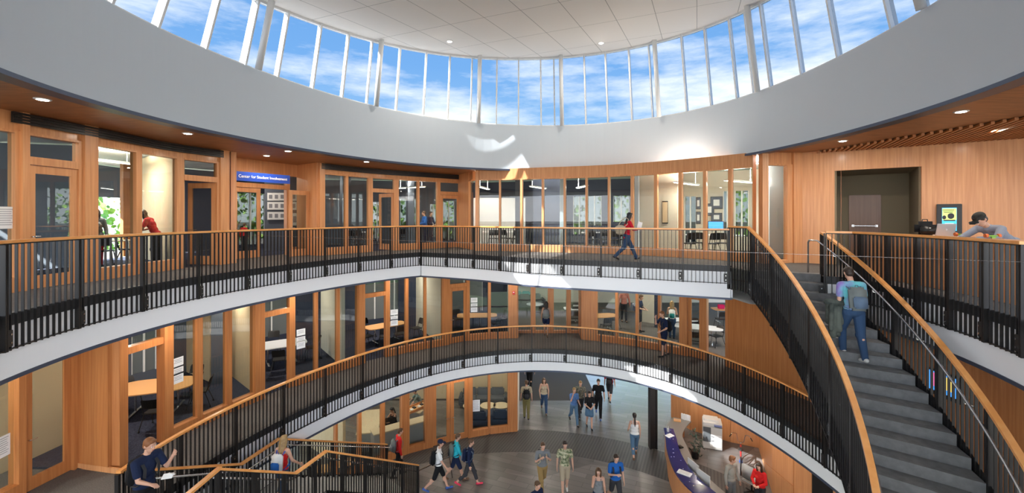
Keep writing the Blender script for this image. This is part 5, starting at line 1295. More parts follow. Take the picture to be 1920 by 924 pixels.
for (px_, Y, L, Wd, rz, m, lab) in ((942, 21.6, 2.0, .9, 0, 'twhite', 'long table at the left end of the centre room'), (1138, 20.4, 2.4, .9, -8, 'twhite', 'long table in the middle of the centre room'), (1340, 17.7, 2.2, .9, -20, 'twhite', 'table under the blue screen in the right room'), (214, 13.2, 1.2, .65, 35, 'stone', 'pale table in the far left office'), (674, 21.2, 1.1, .7, 10, 'twhite', 'table in the room with the blue wall')):
    table((R(px_)*Y, Y, Z3+(.012 if px_ < 300 else 0)), rz, L, Wd, lab, m)
r = empty('monitor', (R(1342)*17.6, 17.6, Z3+.74), math.radians(-20), label='computer monitor with a bright blue screen in the right room', cat='monitor')
bm = bmesh.new(); box(bm, (0, 0, .36), (.58, .03, .38), bev=.01); fin(bm, 'casing', M['black'], r); bm = bmesh.new(); box(bm, (0, -.018, .36), (.54, .004, .33)); fin(bm, 'display', M['screen'], r)
bm = bmesh.new(); box(bm, (0, 0, .01), (.24, .2, .02)); box(bm, (0, .02, .1), (.05, .02, .2)); fin(bm, 'stand', M['black'], r)
# fire alarm on the pier, exit sign
p = hit(F2, 963); z = ZC-(548-HY)*p.y/F; n_ = (CEN-p).normalized()
r = empty('fire_alarm', (p.x+n_.x*.12, p.y+n_.y*.12, z), math.atan2(n_.y, n_.x)+math.pi/2, label='small red fire alarm strobe on the wood pier of the middle floor', cat='fire alarm')
bm = bmesh.new(); box(bm, (0, 0, 0), (.12, .05, .16), bev=.01); fin(bm, 'housing', M['red'], r); bm = bmesh.new(); box(bm, (0, -.03, .03), (.06, .02, .04), bev=.005); fin(bm, 'strobe_lens', M['paper'], r)
r = empty('exit_sign', (R(458)*16.4, 16.4, ZC-(319-HY)*16.4/F), .6, label='small red exit sign behind the transom glass over the blue sign', cat='sign')
bm = bmesh.new(); box(bm, (0, 0, 0), (.36, .05, .2)); fin(bm, 'casing', M['machine'], r); M['exit'] = mat('exit_letters', (.8, .05, .05), .4, emit=1.5); text('EXIT', .14, (0, -.03, 0), r, M['exit'])
bm = bmesh.new(); cyl(bm, (0, 0, .1), (0, 0, T3-(ZC-(319-HY)*16.4/F)), .012, seg=6); fin(bm, 'hanger', M['machine'], r)
# slats of the right soffit
bm = bmesh.new(); d = Vector((.8, -.6)); s0 = Vector((9.6, 13.75))
root = empty('slatted_ceiling', (11.5, 12.0, T3), label='row of dark gapped wood slats in the right soffit next to the wall', cat='ceiling slats')
bm = bmesh.new()
for k in range(66):
    p = s0+d*(.12*k); t = min(1, k/30.0); ln = .25+3.9*t
    c_ = p-Vector((.45, .89))*(ln/2+.05); box(bm, (c_.x-11.5, c_.y-12.0, -.03), (.06, ln, .06), -.47)
o = fin(bm, 'slat_row', M['wood_dark'], root); o['kind'] = 'stuff'
bm = bmesh.new(); P_ = [s0+d*.0, s0+d*7.0]; q = [P_[1]-Vector((.45, .89))*4.2, s0+d*3.6-Vector((.45, .89))*4.2, s0-Vector((.45, .89))*.3]
vs = [bm.verts.new((p.x-11.5, p.y-12.0, -.008)) for p in P_+q]; bm.faces.new(vs); fin(bm, 'dark_backing', M['black'], root)
# ------------------------------------------------------------ outside: lawn, trees, neighbouring building
bm = bmesh.new(); vs = [bm.verts.new(v) for v in ((-90, -20, -.35), (90, -20, -.35), (90, 120, -.35), (-90, 120, -.35))]; bm.faces.new(vs); fin(bm, 'floor_lawn', M['grass'], kind='structure')
def tree(x, y, h, R_, label, seed):
    random.seed(seed); r = empty('tree', (x, y, -.35), label=label, cat='tree')
    bm = bmesh.new(); cyl(bm, (0, 0, 0), (0, 0, h*.6), .22, .12, 10)
    for k in range(5): a = k*1.3; cyl(bm, (0, 0, h*.35+k*.3), (R_*.5*math.cos(a), R_*.5*math.sin(a), h*.6+k*.3), .09, .04, 6)
    fin(bm, 'trunk', M['bark'], r)
    bm = bmesh.new()
    for k in range(900):
        a = random.random()*6.28; cz = random.uniform(-1, 1); rr = R_*(random.random()**.35)*math.sqrt(max(0, 1-cz*cz)); z = h*.66+cz*h*.36
        s_ = random.uniform(.14, .32); q = Euler((random.random()*3, random.random()*3, a)).to_matrix(); c_ = Vector((rr*math.cos(a), rr*math.sin(a), z))
        vs = [bm.verts.new(c_+q @ Vector(v)*s_) for v in ((-1, -.6, 0), (0, -.9, .2), (1, 0, 0), (.2, .8, .2), (-.9, .5, 0))]; bm.faces.new(vs)
    me = bpy.data.meshes.new('foliage'); bm.to_mesh(me); bm.free(); link('foliage', me, M['leaf'], r)
for i, (x, y, h, R_, lab) in enumerate(((-27, 40, 16, 5, 'green tree outside the recessed entrance'), (-34, 33, 15, 5, 'green tree outside the far left office window'), (-18, 46, 16, 4.5, 'leafy tree outside the room near the inner corner'), (-8, 46, 16, 4.5, 'tree outside the glass door by the inner corner'), (4, 50, 17, 4.5, 'tree outside the centre room windows, left one'), (14, 48, 17, 4.8, 'tree outside the centre room windows, right one'), (26, 42, 17, 5, 'bright green tree outside the right room'), (36, 40, 16, 5, 'tree outside the right room, furthest right'))):
    tree(x, y, h, R_, lab, 20+i)
# ------------------------------------------------------------ people
def remeshed(bm, vox, name, m, parent, smooth_it=2):
    me = bpy.data.meshes.new(name); bm.to_mesh(me); bm.free()
    tmp = bpy.data.objects.new('tmp', me); COL.objects.link(tmp)
    md = tmp.modifiers.new('r', 'REMESH'); md.mode = 'VOXEL'; md.voxel_size = vox
    if smooth_it:
        sm = tmp.modifiers.new('s', 'SMOOTH'); sm.factor = .5; sm.iterations = smooth_it
    dg = bpy.context.evaluated_depsgraph_get(); dg.update()
    out = bpy.data.meshes.new_from_object(tmp.evaluated_get(dg)); out.name = name
    bpy.data.objects.remove(tmp); bpy.data.meshes.remove(me)
    out.materials.clear()
    return link(name, out, m, parent, smooth=True)
def caps(bm, a, b, ra, rb):
    cyl(bm, a, b, ra, rb, seg=12); ball(bm, a, ra, 2); ball(bm, b, rb, 2)
def rotv(v, ax, ang): return Matrix.Rotation(math.radians(ang), 3, ax) @ Vector(v)
SHOE_D = None
def person(label, pos, face=0, h=1.75, fem=False, skin='skin', hair=('h', 'short'), top=None, sleeve='short', bottom=None, blen='long', shoes=None, legs=(12, 6, -14, 18), arms=None, lean=2, hpitch=0, hyaw=0, vox=.010, pack=None, hat=None, seated=False, toplen=0, group=None, seat_drop=None, packlabel=None, coat=None, bag=None):
    s = h/1.75; u = rotv((0, 0, 1), 'X', lean)          # lean > 0 bends towards -Y (forwards)
    Pc = Vector((0, 0, .95)); tw = .92 if fem else 1.0; shw = .155 if fem else .185
    C = Pc+u*.30; Nk = Pc+u*.53; hd = rotv(u, 'X', hpitch); Hc = Nk+hd*.175+Vector((0, -.012, 0))
    HR = Euler((math.radians(lean+hpitch), 0, math.radians(hyaw))).to_matrix().to_4x4()
    lx = Vector((1, 0, 0)); fw = u.cross(lx)*-1; fw = Vector((0, -u.z, u.y)) if True else fw
    joints = {}
    for sd, hip, kn in ((1, legs[0], legs[1]), (-1, legs[2], legs[3])):
        hp = Pc+Vector((sd*.088, 0, -.04)); t = rotv((0, 0, -1), 'X', -hip); k_ = hp+t*.425
        sh = rotv((0, 0, -1), 'X', -(hip-kn)); an = k_+sh*.415
        if seated: hp = hp; 
        joints[sd] = (hp, k_, an, hip-kn)
    low = min(j[2].z for j in joints.values())-.075
    if seat_drop is not None: low = seat_drop
    dz = Vector((0, 0, -low))
    def S_(v): return (Vector(v)+dz)*s
    if arms is None:
        arms = (((.18, .22, -1), (.05, -.15, -1)), ((-.18, -.22, -1), (-.02, -.55, -1)))
    A = {}
    for sd, (ua, fa) in ((1, arms[0]), (-1, arms[1])):
        sh = Nk-u*.055+Vector((sd*shw, 0, 0)); el = sh+Vector(ua).normalized()*.285; wr = el+Vector(fa).normalized()*.25; A[sd] = (sh, el, wr)
    root = empty('person', pos, math.radians(face), label=label, cat='person', group=group)
    def torso(bm, g_=0, low_=0):
        for c, sz in ((Pc+Vector((0, .005, 0)), (.158, .108, .115)), (Pc+u*.15, (.132 if fem else .140, .093, .13)), (C+u*.02, (.148*tw, .108, .155))):
            ball(bm, S_(c), ((sz[0]+g_)*s, (sz[1]+g_)*s, (sz[2]+g_)*s), 3, Euler((math.radians(lean), 0, 0)).to_matrix().to_4x4())
        a, b = A[1][0], A[-1][0]; caps(bm, S_(a*.92+b*.08), S_(b*.92+a*.08), (.058+g_)*s, (.058+g_)*s)
        caps(bm, S_(C+u*.10), S_(Nk-u*.03), (.085+g_)*s, (.06+g_)*s)
        caps(bm, S_(Nk-u*.06+lx*.1), S_(C+lx*.06), (.05+g_)*s, (.075+g_)*s); caps(bm, S_(Nk-u*.06-lx*.1), S_(C-lx*.06), (.05+g_)*s, (.075+g_)*s)
        if fem:
            for q in (-1, 1): ball(bm, S_(C+u*.03+lx*q*.065-Vector((0, .085, 0))), (.055+g_)*s, 2)
    bm = bmesh.new(); torso(bm)
    for sd in (1, -1):
        hp, k_, an, ang = joints[sd]; caps(bm, S_(hp), S_(k_), .082*s, .053*s); caps(bm, S_(k_), S_(an), .053*s, .034*s); cm = k_+(an-k_)*.28+Vector((0, .018, 0)); ball(bm, S_(cm), (.05*s, .05*s, .10*s), 2)
        toe = an+rotv((0, -.155, -.052), 'X', -ang*.55); heel = an+rotv((0, .035, -.045), 'X', -ang*.55); caps(bm, S_(heel), S_(toe), .033*s, .024*s); caps(bm, S_(an), S_(heel*.4+toe*.6), .034*s, .03*s)
        sh, el, wr = A[sd]; caps(bm, S_(sh), S_(el), .048*s, .037*s); caps(bm, S_(el), S_(wr), .037*s, .025*s)
        d = (wr-el).normalized(); ax = Vector((sd, 0, 0)); ax = (ax-d*ax.dot(d)); ax = ax.normalized() if ax.length > .1 else Vector((0, 0, 1)); nr = d.cross(ax).normalized()*sd
        # palm across nr, thumb towards the front side
        acr = nr if abs(nr.y) > .3 else ax; acr = acr if acr.y < 0 else -acr
        pal = d.cross(acr).normalized(); pal = pal if pal.x*sd < 0 else -pal
        caps(bm, S_(wr+d*.02+acr*.014), S_(wr+d*.075+acr*.024), .017*s, .014*s); caps(bm, S_(wr+d*.02-acr*.012), S_(wr+d*.075-acr*.024), .016*s, .013*s); caps(bm, S_(wr+d*.03), S_(wr+d*.08), .016*s, .014*s)
        for i, ln in enumerate((.070, .078, .072, .056)):
            o = acr*(.030-.020*i); f0 = wr+d*.082+o; f1 = f0+d*ln*.5+pal*.006; f2 = f1+(d*.8+pal*.6).normalized()*ln*.5
            caps(bm, S_(f0), S_(f1), .0088*s, .0082*s); caps(bm, S_(f1), S_(f2), .0082*s, .007*s)
        t0 = wr+d*.028+acr*.024; t1 = t0+(d*.7+acr*.7+pal*.2).normalized()*.036; t2 = t1+(d*.9+acr*.2+pal*.3).normalized()*.03
        caps(bm, S_(t0), S_(t1), .011*s, .0095*s); caps(bm, S_(t1), S_(t2), .0095*s, .008*s)
    caps(bm, S_(Nk-u*.03), S_(Nk+hd*.09), .052*s, .048*s)
    def Hp(v): return S_(Hc+(HR @ Vector(v)))
    ball(bm, Hp((0, .008, .025)), (.074*s, .094*s, .098*s), 3, HR); ball(bm, Hp((0, -.022, -.045)), (.054*s, .062*s, .065*s), 3, HR); ball(bm, Hp((0, -.045, -.082)), .030*s, 2)
    cyl(bm, Hp((0, -.082, .03)), Hp((0, -.104, -.018)), .009*s, .015*s, seg=8); ball(bm, Hp((0, -.098, -.018)), .015*s, 2)
    for q in (-1, 1): ball(bm, Hp((q*.075, .012, .005)), (.010*s, .018*s, .030*s), 2, HR); ball(bm, Hp((q*.030, -.076, .040)), (.022*s, .012*s, .009*s), 2, HR)
    ball(bm, Hp((0, -.082, -.052)), (.024*s, .010*s, .009*s), 2, HR)
    remeshed(bm, vox*.85, 'body', M[skin], root)
    # eyes
    for q in (-1, 1):
        bm = bmesh.new(); ball(bm, Hp((q*.031, -.082, .020)), (.014*s, .008*s, .008*s), 2, HR); ball(bm, Hp((q*.031, -.089, .020)), .0055*s, 1, mi=1); fin(bm, 'eye', [M['paper'], M['ink']], root, smooth=True)
    bm = bmesh.new(); ball(bm, Hp((0, -.090, -.052)), (.022*s, .006*s, .006*s), 2, HR); fin(bm, 'mouth', M['lip'], root, smooth=True)
    # hair
    hc, st = hair; bm = bmesh.new()
    ball(bm, Hp((0, .020, .042)), (.083*s, .096*s, .092*s), 3, HR); ball(bm, Hp((0, .045, -.01)), (.074*s, .066*s, .075*s), 2, HR); ball(bm, Hp((0, -.045, .098)), (.058*s, .042*s, .026*s), 2, HR)
    if st in ('long', 'tail', 'mid'):
        if st == 'tail':
            ball(bm, Hp((0, .11, .05)), .03*s, 2); caps(bm, Hp((0, .12, .04)), S_(Nk+Vector((0, .125, -.02))), .028*s, .034*s); caps(bm, S_(Nk+Vector((0, .125, -.02))), S_(Nk+Vector((0, .12, -.20))), .034*s, .014*s)
        else:
            L_ = .30 if st == 'long' else .12
            for q, yy in ((-.055, .04), (.055, .04), (0, .07), (-.065, .0), (.065, .0)):
                caps(bm, Hp((q, yy, .03)), S_(Nk+Vector((q*1.1, yy+.035, -L_+(.05 if yy == 0 else 0)))), .040*s, .028*s)
    remeshed(bm, vox*1.1, 'hair', M[hc], root, 1)
    if hat:
        bm = bmesh.new(); ball(bm, Hp((0, .014, .065)), (.091*s, .106*s, .083*s), 3, HR)
        bmesh.ops.bisect_plane(bm, geom=bm.verts[:]+bm.edges[:]+bm.faces[:], plane_co=Hp((0, 0, .055)), plane_no=(HR @ Vector((0, .12, 1))).normalized(), clear_inner=True)
        if hat[1] is not None:
            r = bmesh.ops.create_cube(bm, size=1); bmesh.ops.transform(bm, matrix=Matrix.Translation(Hp((0, -.125*hat[1], .06))) @ HR @ Matrix.Diagonal((.15*s, .10*s, .010*s, 1)), verts=r['verts'])
            bmesh.ops.bevel(bm, geom=[e_ for e_ in {x_ for v in r['verts'] for x_ in v.link_edges} if abs((e_.verts[0].co-e_.verts[1].co).length-.010*s) < .002], offset=.03*s, segments=3, affect='EDGES')
        fin(bm, 'cap', M[hat[0]], root, smooth=True)
    # trousers / skirt
    bm = bmesh.new(); g_ = .016
    ball(bm, S_(Pc+Vector((0, .008, -.01))), ((.160+g_)*s, (.112+g_)*s, .125*s), 3)
    for sd in (1, -1):
        hp, k_, an, ang = joints[sd]
        if blen == 'skirt': caps(bm, S_(hp), S_(hp+(k_-hp)*.62), .10*s, .118*s); continue
        if blen == 'short': caps(bm, S_(hp), S_(hp+(k_-hp)*.92), (.086+g_)*s, (.062+g_)*s); continue
        if blen == 'brief': caps(bm, S_(hp), S_(hp+(k_-hp)*.42), (.086+g_)*s, (.078+g_)*s); continue
        caps(bm, S_(hp), S_(k_), (.086+g_)*s, (.062+g_)*s); ball(bm, S_(k_+Vector((0, -.012, 0))), .086*s, 2); e_ = an+(an-k_).normalized()*.015 if blen == 'long' else k_+(an-k_)*.62
        caps(bm, S_(k_), S_(e_), (.060+g_)*s, (.040+g_)*s if blen == 'long' else (.048+g_)*s)
    if blen == 'skirt':
        a, b = joints[1], joints[-1]; caps(bm, S_((a[0]+(a[1]-a[0])*.6)), S_((b[0]+(b[1]-b[0])*.6)), .115*s, .115*s)
    remeshed(bm, vox*1.1, 'skirt' if blen == 'skirt' else ('shorts' if blen in ('short', 'brief') else 'trousers'), M[bottom], root, 1)
    # top
    bm = bmesh.new(); torso(bm, .014)
    ball(bm, S_(Pc+Vector((0, .004, .03-toplen))), (.172*s, .128*s, .10*s), 3)
    for sd in (1, -1):
        sh, el, wr = A[sd]
        if sleeve == 'short': caps(bm, S_(sh), S_(sh+(el-sh)*.68), .066*s, .060*s)
        elif sleeve == 'long': caps(bm, S_(sh), S_(el), .064*s, .052*s); caps(bm, S_(el), S_(el+(wr-el)*.93), .052*s, .040*s)
    if sleeve == 'tank':   # cut back at the shoulders: thin straps only
        pass
    o = remeshed(bm, vox*1.1, {'short': 'shirt', 'long': 'sweater', 'tank': 'tank_top'}[sleeve], M[top], root, 1)
    if sleeve == 'tank':
        b2 = bmesh.new(); b2.from_mesh(o.data); zc_ = (S_(Nk-u*.115)).z
        bmesh.ops.delete(b2, geom=[v for v in b2.verts if v.co.z > zc_ or (abs(v.co.x) > .150*s and v.co.z > S_(C).z)], context='VERTS'); b2.to_mesh(o.data); b2.free()
        for q in (-1, 1):
            bm = bmesh.new(); tube(bm, [S_(Nk-u*.13+lx*q*.075-Vector((0, .105, 0))), S_(Nk-u*.01+lx*q*.085-Vector((0, .02, 0))), S_(Nk-u*.01+lx*q*.085+Vector((0, .035, 0))), S_(Nk-u*.13+lx*q*.075+Vector((0, .095, 0)))], .012*s, 6); fin(bm, 'strap', M[top], root)
    # shoes
    for sd in (1, -1):
        hp, k_, an, ang = joints[sd]; bm = bmesh.new()
        toe = an+rotv((0, -.165, -.050), 'X', -ang*.55); heel = an+rotv((0, .038, -.040), 'X', -ang*.55)
        caps(bm, S_(heel), S_(toe), .042*s, .034*s); caps(bm, S_(an+Vector((0, .008, -.01))), S_(heel*.6+toe*.4), .042*s, .04*s)
        remeshed(bm, vox*1.1, 'shoe', M[shoes or 'shoe_dark'], root, 1)
    mw = Matrix.Translation(pos) @ Matrix.Rotation(math.radians(face), 4, 'Z')
    def world(v): return mw @ S_(v)
    if pack:
        c = C+Vector((0, .185, 0))-u*.06; base = world(c-u*.22)
        r = empty('backpack', base, math.radians(face), label=packlabel or (label.split(' ')[0]+' pack'), cat='backpack')
        rot = Euler((math.radians(lean), 0, 0)); Rm = rot.to_matrix()
        def L3_(v): return (Rm @ Vector(v))*s
        bm = bmesh.new(); box(bm, L3_((0, 0, .22)), (.29*s, .15*s, .44*s), rx=math.radians(lean), bev=.045*s); fin(bm, 'bag_body', M[pack[0]], r, smooth=True)
        bm = bmesh.new(); box(bm, L3_((0, .085, .15)), (.23*s, .07*s, .22*s), rx=math.radians(lean), bev=.025*s); fin(bm, 'pocket', M[pack[1]], r, smooth=True)
        bm = bmesh.new(); tube(bm, [L3_((-.03, 0, .44)), L3_((-.02, 0, .475)), L3_((.02, 0, .475)), L3_((.03, 0, .44))], .006*s, 6); fin(bm, 'carry_loop', M[pack[1]], r)
        for q in (-1, 1):
            bm = bmesh.new(); P_ = [(q*.09, -.07, .40), (q*.105, -.13, .475), (q*.11, -.215, .47), (q*.115, -.315, .36), (q*.125, -.325, .22), (q*.165, -.24, .10), (q*.13, -.07, .04)]
            sweep(bm, [L3_(p) for p in P_], .045*s, .012*s, up=Vector((0, -.6, .8))); fin(bm, 'strap', M[pack[1]], r)
    return root, world, A, S_
def gp(x, y, z): p = G(x, y, z); return (p.x, p.y, z)
REL = (((.22, .10, -1), (.08, -.2, -1)), ((-.22, .10, -1), (-.08, -.2, -1)))
SWG = (((.2, .35, -1), (.05, .05, -1)), ((-.2, -.35, -1), (-.02, -.7, -1)))
STRAP = (((.25, -.2, -1), (-.45, -.5, .55)), ((-.25, -.2, -1), (.45, -.5, .55)))
FRONT = (((.25, -.25, -1), (-.6, -.8, -.25)), ((-.25, -.25, -1), (.6, -.8, -.25)))
MOUTH = (((.15, .0, -1), (.05, -.8, -.3)), ((-.15, -.75, -.75), (.25, -.15, 1)))
WALK = (24, 6, -20, 28); WALK2 = (-18, 26, 22, 5); STAND = (3, 2, -3, 2)
# top floor
person('woman in red top and dark jeans walking along the top floor, holding a white sheet', gp(1176, 487, Z3), 96, 1.66, True, 'skin2', ('blackhair', 'mid'), 'c_red', 'long', 'c_denim', 'long', 'shoe_dark', (28, 4, -24, 22), (((.15, .2, -1), (0, -.2, -1)), ((-.1, -.5, -1), (0, -1, .1))), 4, 10, vox=.008, toplen=.08)
so_k = so(7)+sdir(7)*.72
person('man with tie-dye T-shirt and blue jeans climbing the grey stair, dark jacket over his arm', (so_k.x, so_k.y, Z3-RISE*7.6), 168, 1.80, False, 'skin', ('darkbrown', 'short'), 'c_tiedye', 'short', 'c_denim', 'long', 'shoe_white', (34, 40, -8, 12), (((.12, .1, -1), (.0, -.5, -1)), ((-.12, .05, -1), (-.05, -.45, -.8))), 10, 16, vox=.007, pack=('c_greypack', 'c_bluegrey'), packlabel='grey backpack with slate blue pocket on the man climbing the stair')
# lower stair
person('man in navy shirt on the lower stair, eating, with a white napkin in his hand', (-6.42, 7.64, Z2-.02), 78, 1.80, False, 'skin', ('ginger', 'short'), 'c_navy', 'short', 'c_black', 'long', 'shoe_dark', STAND, (((.1, -.6, -.8), (-.05, -.7, 1)), ((-.12, -.4, -1), (.0, -1, -.05))), 5, 12, vox=.007, pack=('c_black', 'c_charcoal'), packlabel='black backpack on the eating man at the lower left')
person('woman in red sleeveless top on the lower stair landing, hand on the rail', (-5.66, 10.75, ZL), 170, 1.68, True, 'skin', ('blonde', 'mid'), 'c_scarlet', 'tank', 'c_denim', 'long', 'shoe_dark', WALK, (((.15, .05, -1), (.0, -.3, -1)), ((-.35, -.15, -1), (-.3, -.6, -.6))), 4, 6, vox=.008, pack=('c_white', 'c_royal'), packlabel='white and blue backpack on the woman in the red sleeveless top')
person('man in red sweater stepping off the lower stair', (-4.25, 16.35, .17), 120, 1.76, False, 'skin', ('brown', 'short'), 'c_scarlet', 'long', 'c_black', 'long', 'shoe_dark', (14, 10, -10, 14), REL, 2, 12, pack=('c_greypack', 'c_grey'), packlabel='light grey backpack on the man in the red sweater')
# lobby
LB = [
 ('man in a cap and white shirt with dark shorts crossing the lobby', 822, 920, 98, 1.80, False, ('brown', 'short'), 'c_white', 'short', 'c_black', 'short', 'shoe_blue', WALK, SWG, ('c_black', 'c_charcoal'), 'black backpack on the man with the cap', ('c_navy', 1)),
 ('woman in cyan jacket and shorts walking in the lobby', 855, 900, 105, 1.70, True, ('brown', 'short'), 'c_cyan', 'long', 'c_navy', 'short', 'shoe_brown', WALK2, SWG, ('c_greygreen', 'c_charcoal'), 'grey green backpack on the walker in the cyan jacket', None),
 ('person in navy jacket, dark leggings and pink shoes walking in the lobby', 880, 910, 88, 1.68, True, ('brown', 'short'), 'c_navy', 'long', 'c_charcoal', 'capri', 'shoe_pink', WALK, REL, ('c_navy', 'c_bluegrey'), 'navy backpack on the walker with pink shoes', None),
 ('man in pale shirt and olive trousers seen from behind, far left of lobby', 987, 784, 180, 1.76, False, ('brown', 'short'), 'c_stone', 'short', 'c_olive', 'long', 'shoe_dark', (6, 4, -8, 8), REL, ('c_black', 'c_charcoal'), 'black backpack seen from behind at the far end of the lobby', None),
 ('woman with a pink jacket tied round her waist walking towards the stair', 1020, 772, 0, 1.72, True, ('brown', 'long'), 'c_beige', 'tank', 'c_denim', 'long', 'shoe_brown', WALK, (((.25, -.1, -1), (-.1, -.5, -1)), ((-.25, -.1, -1), (.1, -.5, -1))), None, None, None),
 ('person in blue top and pale jeans holding a cup to her face', 1076, 794, 8, 1.72, True, ('blonde', 'tail'), 'c_skyblue', 'short', 'c_paledenim', 'long', 'shoe_dark', WALK, MOUTH, None, None, None),
 ('man in plaid shirt and dark trousers just behind the woman in blue', 1088, 781, 0, 1.76, False, ('blonde', 'short'), 'c_plaid', 'short', 'c_charcoal', 'long', 'shoe_dark', WALK2, REL, None, None, None),
 ('woman in black T-shirt with green print and denim skirt', 1105, 802, 0, 1.68, True, ('darkbrown', 'tail'), 'c_black', 'short', 'c_paledenim', 'skirt', 'shoe_dark', (14, 6, -10, 16), FRONT, None, None, None),
 ('tall man in black T-shirt and black jeans walking behind the woman in the skirt', 1122, 781, -10, 1.86, False, ('darkbrown', 'short'), 'c_black', 'short', 'c_black', 'long', 'shoe_blue', WALK, REL, None, None, None),
 ('person in red shirt and dark shorts walking off at the back of the lobby', 1143, 752, 160, 1.76, False, ('brown', 'short'), 'c_red', 'short', 'c_charcoal', 'short', 'shoe_dark', WALK, REL, ('c_black', 'c_charcoal'), 'black backpack on the walker in red at the back of the lobby', None),
 ('person in dark clothes far back in the lobby, seen only from the waist down', 993, 727, 175, 1.80, False, ('brown', 'short'), 'c_charcoal', 'long', 'c_black', 'long', 'shoe_white', WALK, REL, None, None, None),
 ('woman in white tank top and cropped jeans walking away beside the dark column', 1190, 856, 172, 1.74, True, ('blackhair', 'tail'), 'c_white', 'tank', 'c_paledenim', 'capri', 'shoe_brown', WALK2, (((.3, .1, -1), (.0, -.7, -.5)), ((-.2, .1, -1), (-.02, -.2, -1))), None, None, None),
 ('man in grey T-shirt and khaki trousers, hands on his pack straps', 1017, 922, 12, 1.78, False, ('brown', 'short'), 'c_grey', 'short', 'c_khaki', 'long', 'shoe_dark', WALK2, STRAP, ('c_black', 'c_stone'), 'black backpack on the man in khaki trousers', None),
 ('man in leaf-print shirt and khaki shorts in the middle of the lobby', 1059, 924, 0, 1.82, False, ('darkbrown', 'short'), 'c_hawaii', 'short', 'c_stone', 'short', 'shoe_white', (-4, 24, 12, 4), REL, None, None, None),
 ('man in royal blue T-shirt and dark shorts, one hand at his chest', 1154, 950, 8, 1.80, False, ('darkbrown', 'short'), 'c_royal', 'short', 'c_charcoal', 'short', 'shoe_dark', WALK, (((.2, .1, -1), (.05, -.3, -1)), ((-.2, -.2, -1), (.7, -.6, .25))), ('c_black', 'c_charcoal'), 'black backpack on the man in the royal blue T-shirt', None),
 ('long-haired woman in grey top touching her face, at the bottom edge of the picture', 1122, 975, -10, 1.66, True, ('brown', 'long'), 'c_grey', 'tank', 'c_navy', 'long', 'shoe_dark', STAND, MOUTH, None, None, None),
 ('person with short brown hair at the bottom edge, in front of the khaki trousers', 1005, 1010, 40, 1.72, False, ('brown', 'short'), 'c_navy', 'short', 'c_charcoal', 'long', 'shoe_dark', STAND, REL, None, None, None),
]
for (lab, x, y, fc, hh, fm, hr, tp, sl, bt, bl, sh_, lg, ar, pk, pkl, ht) in LB:
    person(lab, gp(x, y, Z1), fc, hh*1.03, fm, 'skin', hr, tp, sl, bt, bl, sh_, lg, ar, 3, 8, pack=pk, packlabel=pkl, hat=ht)
# middle floor
ML = [
 ('woman with long black hair and dark shorts walking on the middle floor', 1024, 631, 172, 1.68, True, ('blackhair', 'long'), 'c_charcoal', 'tank', 'c_navy', 'brief', 'shoe_brown', WALK, REL, ('c_grey', 'c_greypack'), 'grey backpack on the long-haired woman on the middle floor', 'skin2'),
 ('man in navy shirt and shorts drinking as he walks along the middle floor', 1245, 668, -80, 1.82, False, ('ginger', 'short'), 'c_navy', 'short', 'c_navy', 'short', 'shoe_dark', (10, 4, -8, 10), MOUTH, ('c_black', 'c_charcoal'), 'black backpack on the drinking man on the middle floor', 'skin'),
 ('person in a salmon pink shirt standing in the big middle floor room', 1170, 603, 0, 1.80, False, ('brown', 'short'), 'c_pink', 'long', 'c_charcoal', 'long', 'shoe_brown', (8, 3, -8, 3), (((.3, .0, -1), (.1, -.1, -1)), ((-.3, .0, -1), (-.1, -.1, -1))), None, None, 'skin'),
 ('man in dark T-shirt reading a sheet in the big middle floor room', 1199, 622, 60, 1.80, False, ('brown', 'short'), 'c_navy', 'short', 'c_charcoal', 'short', 'shoe_dark', STAND, FRONT, ('c_black', 'c_charcoal'), 'black backpack on the man reading in the big room', 'skin'),
 ('blonde woman in orange top standing at the counter in the big room', 1260, 634, 160, 1.70, True, ('blonde', 'mid'), 'c_orange', 'tank', 'c_denim', 'long', 'shoe_dark', STAND, FRONT, ('c_white', 'c_teal'), 'white and teal backpack on the blonde woman in the big room', 'skin'),
]
for (lab, x, y, fc, hh, fm, hr, tp, sl, bt, bl, sh_, lg, ar, pk, pkl, sk) in ML:
    person(lab, gp(x, y, Z2+.012), fc, hh, fm, sk, hr, tp, sl, bt, bl, sh_, lg, ar, 3, 12, pack=pk, packlabel=pkl)
# people in the top floor rooms
person('woman in red printed top bending over in the far left office', (R(292)*13.2, 13.2, Z3+.012), -75, 1.70, True, 'skin2', ('darkbrown', 'long'), 'c_redprint', 'short', 'c_charcoal', 'long', 'shoe_dark', STAND, FRONT, 22, 18)
person('long-haired woman in grey sweater at the left edge of the far left office window', (R(181)*12.8, 12.8, Z3+.012), 40, 1.66, True, 'skin', ('darkbrown', 'long'), 'c_grey', 'long', 'c_red', 'long', 'shoe_dark', STAND, REL, 5, 10)
person('small child in an orange red coat standing outside the recessed entrance', (R(457)*18.6, 18.6, Z3+.0), 170, 1.18, False, 'skin', ('brown', 'short'), 'c_scarlet', 'long', 'c_black', 'long', 'shoe_dark', STAND, REL, 3, 8)
person('man in royal blue jacket standing in the room behind the inner corner', (R(797)*22.6, 22.6, Z3), -60, 1.74, False, 'skin', ('brown', 'short'), 'c_royal', 'long', 'c_navy', 'long', 'shoe_dark', STAND, FRONT, 3, 8)
person('man in navy jacket standing next to the one in royal blue', (R(806)*23.2, 23.2, Z3), 60, 1.72, False, 'skin', ('darkbrown', 'short'), 'c_navy', 'long', 'c_navy', 'long', 'shoe_dark', STAND, FRONT, 3, 8)
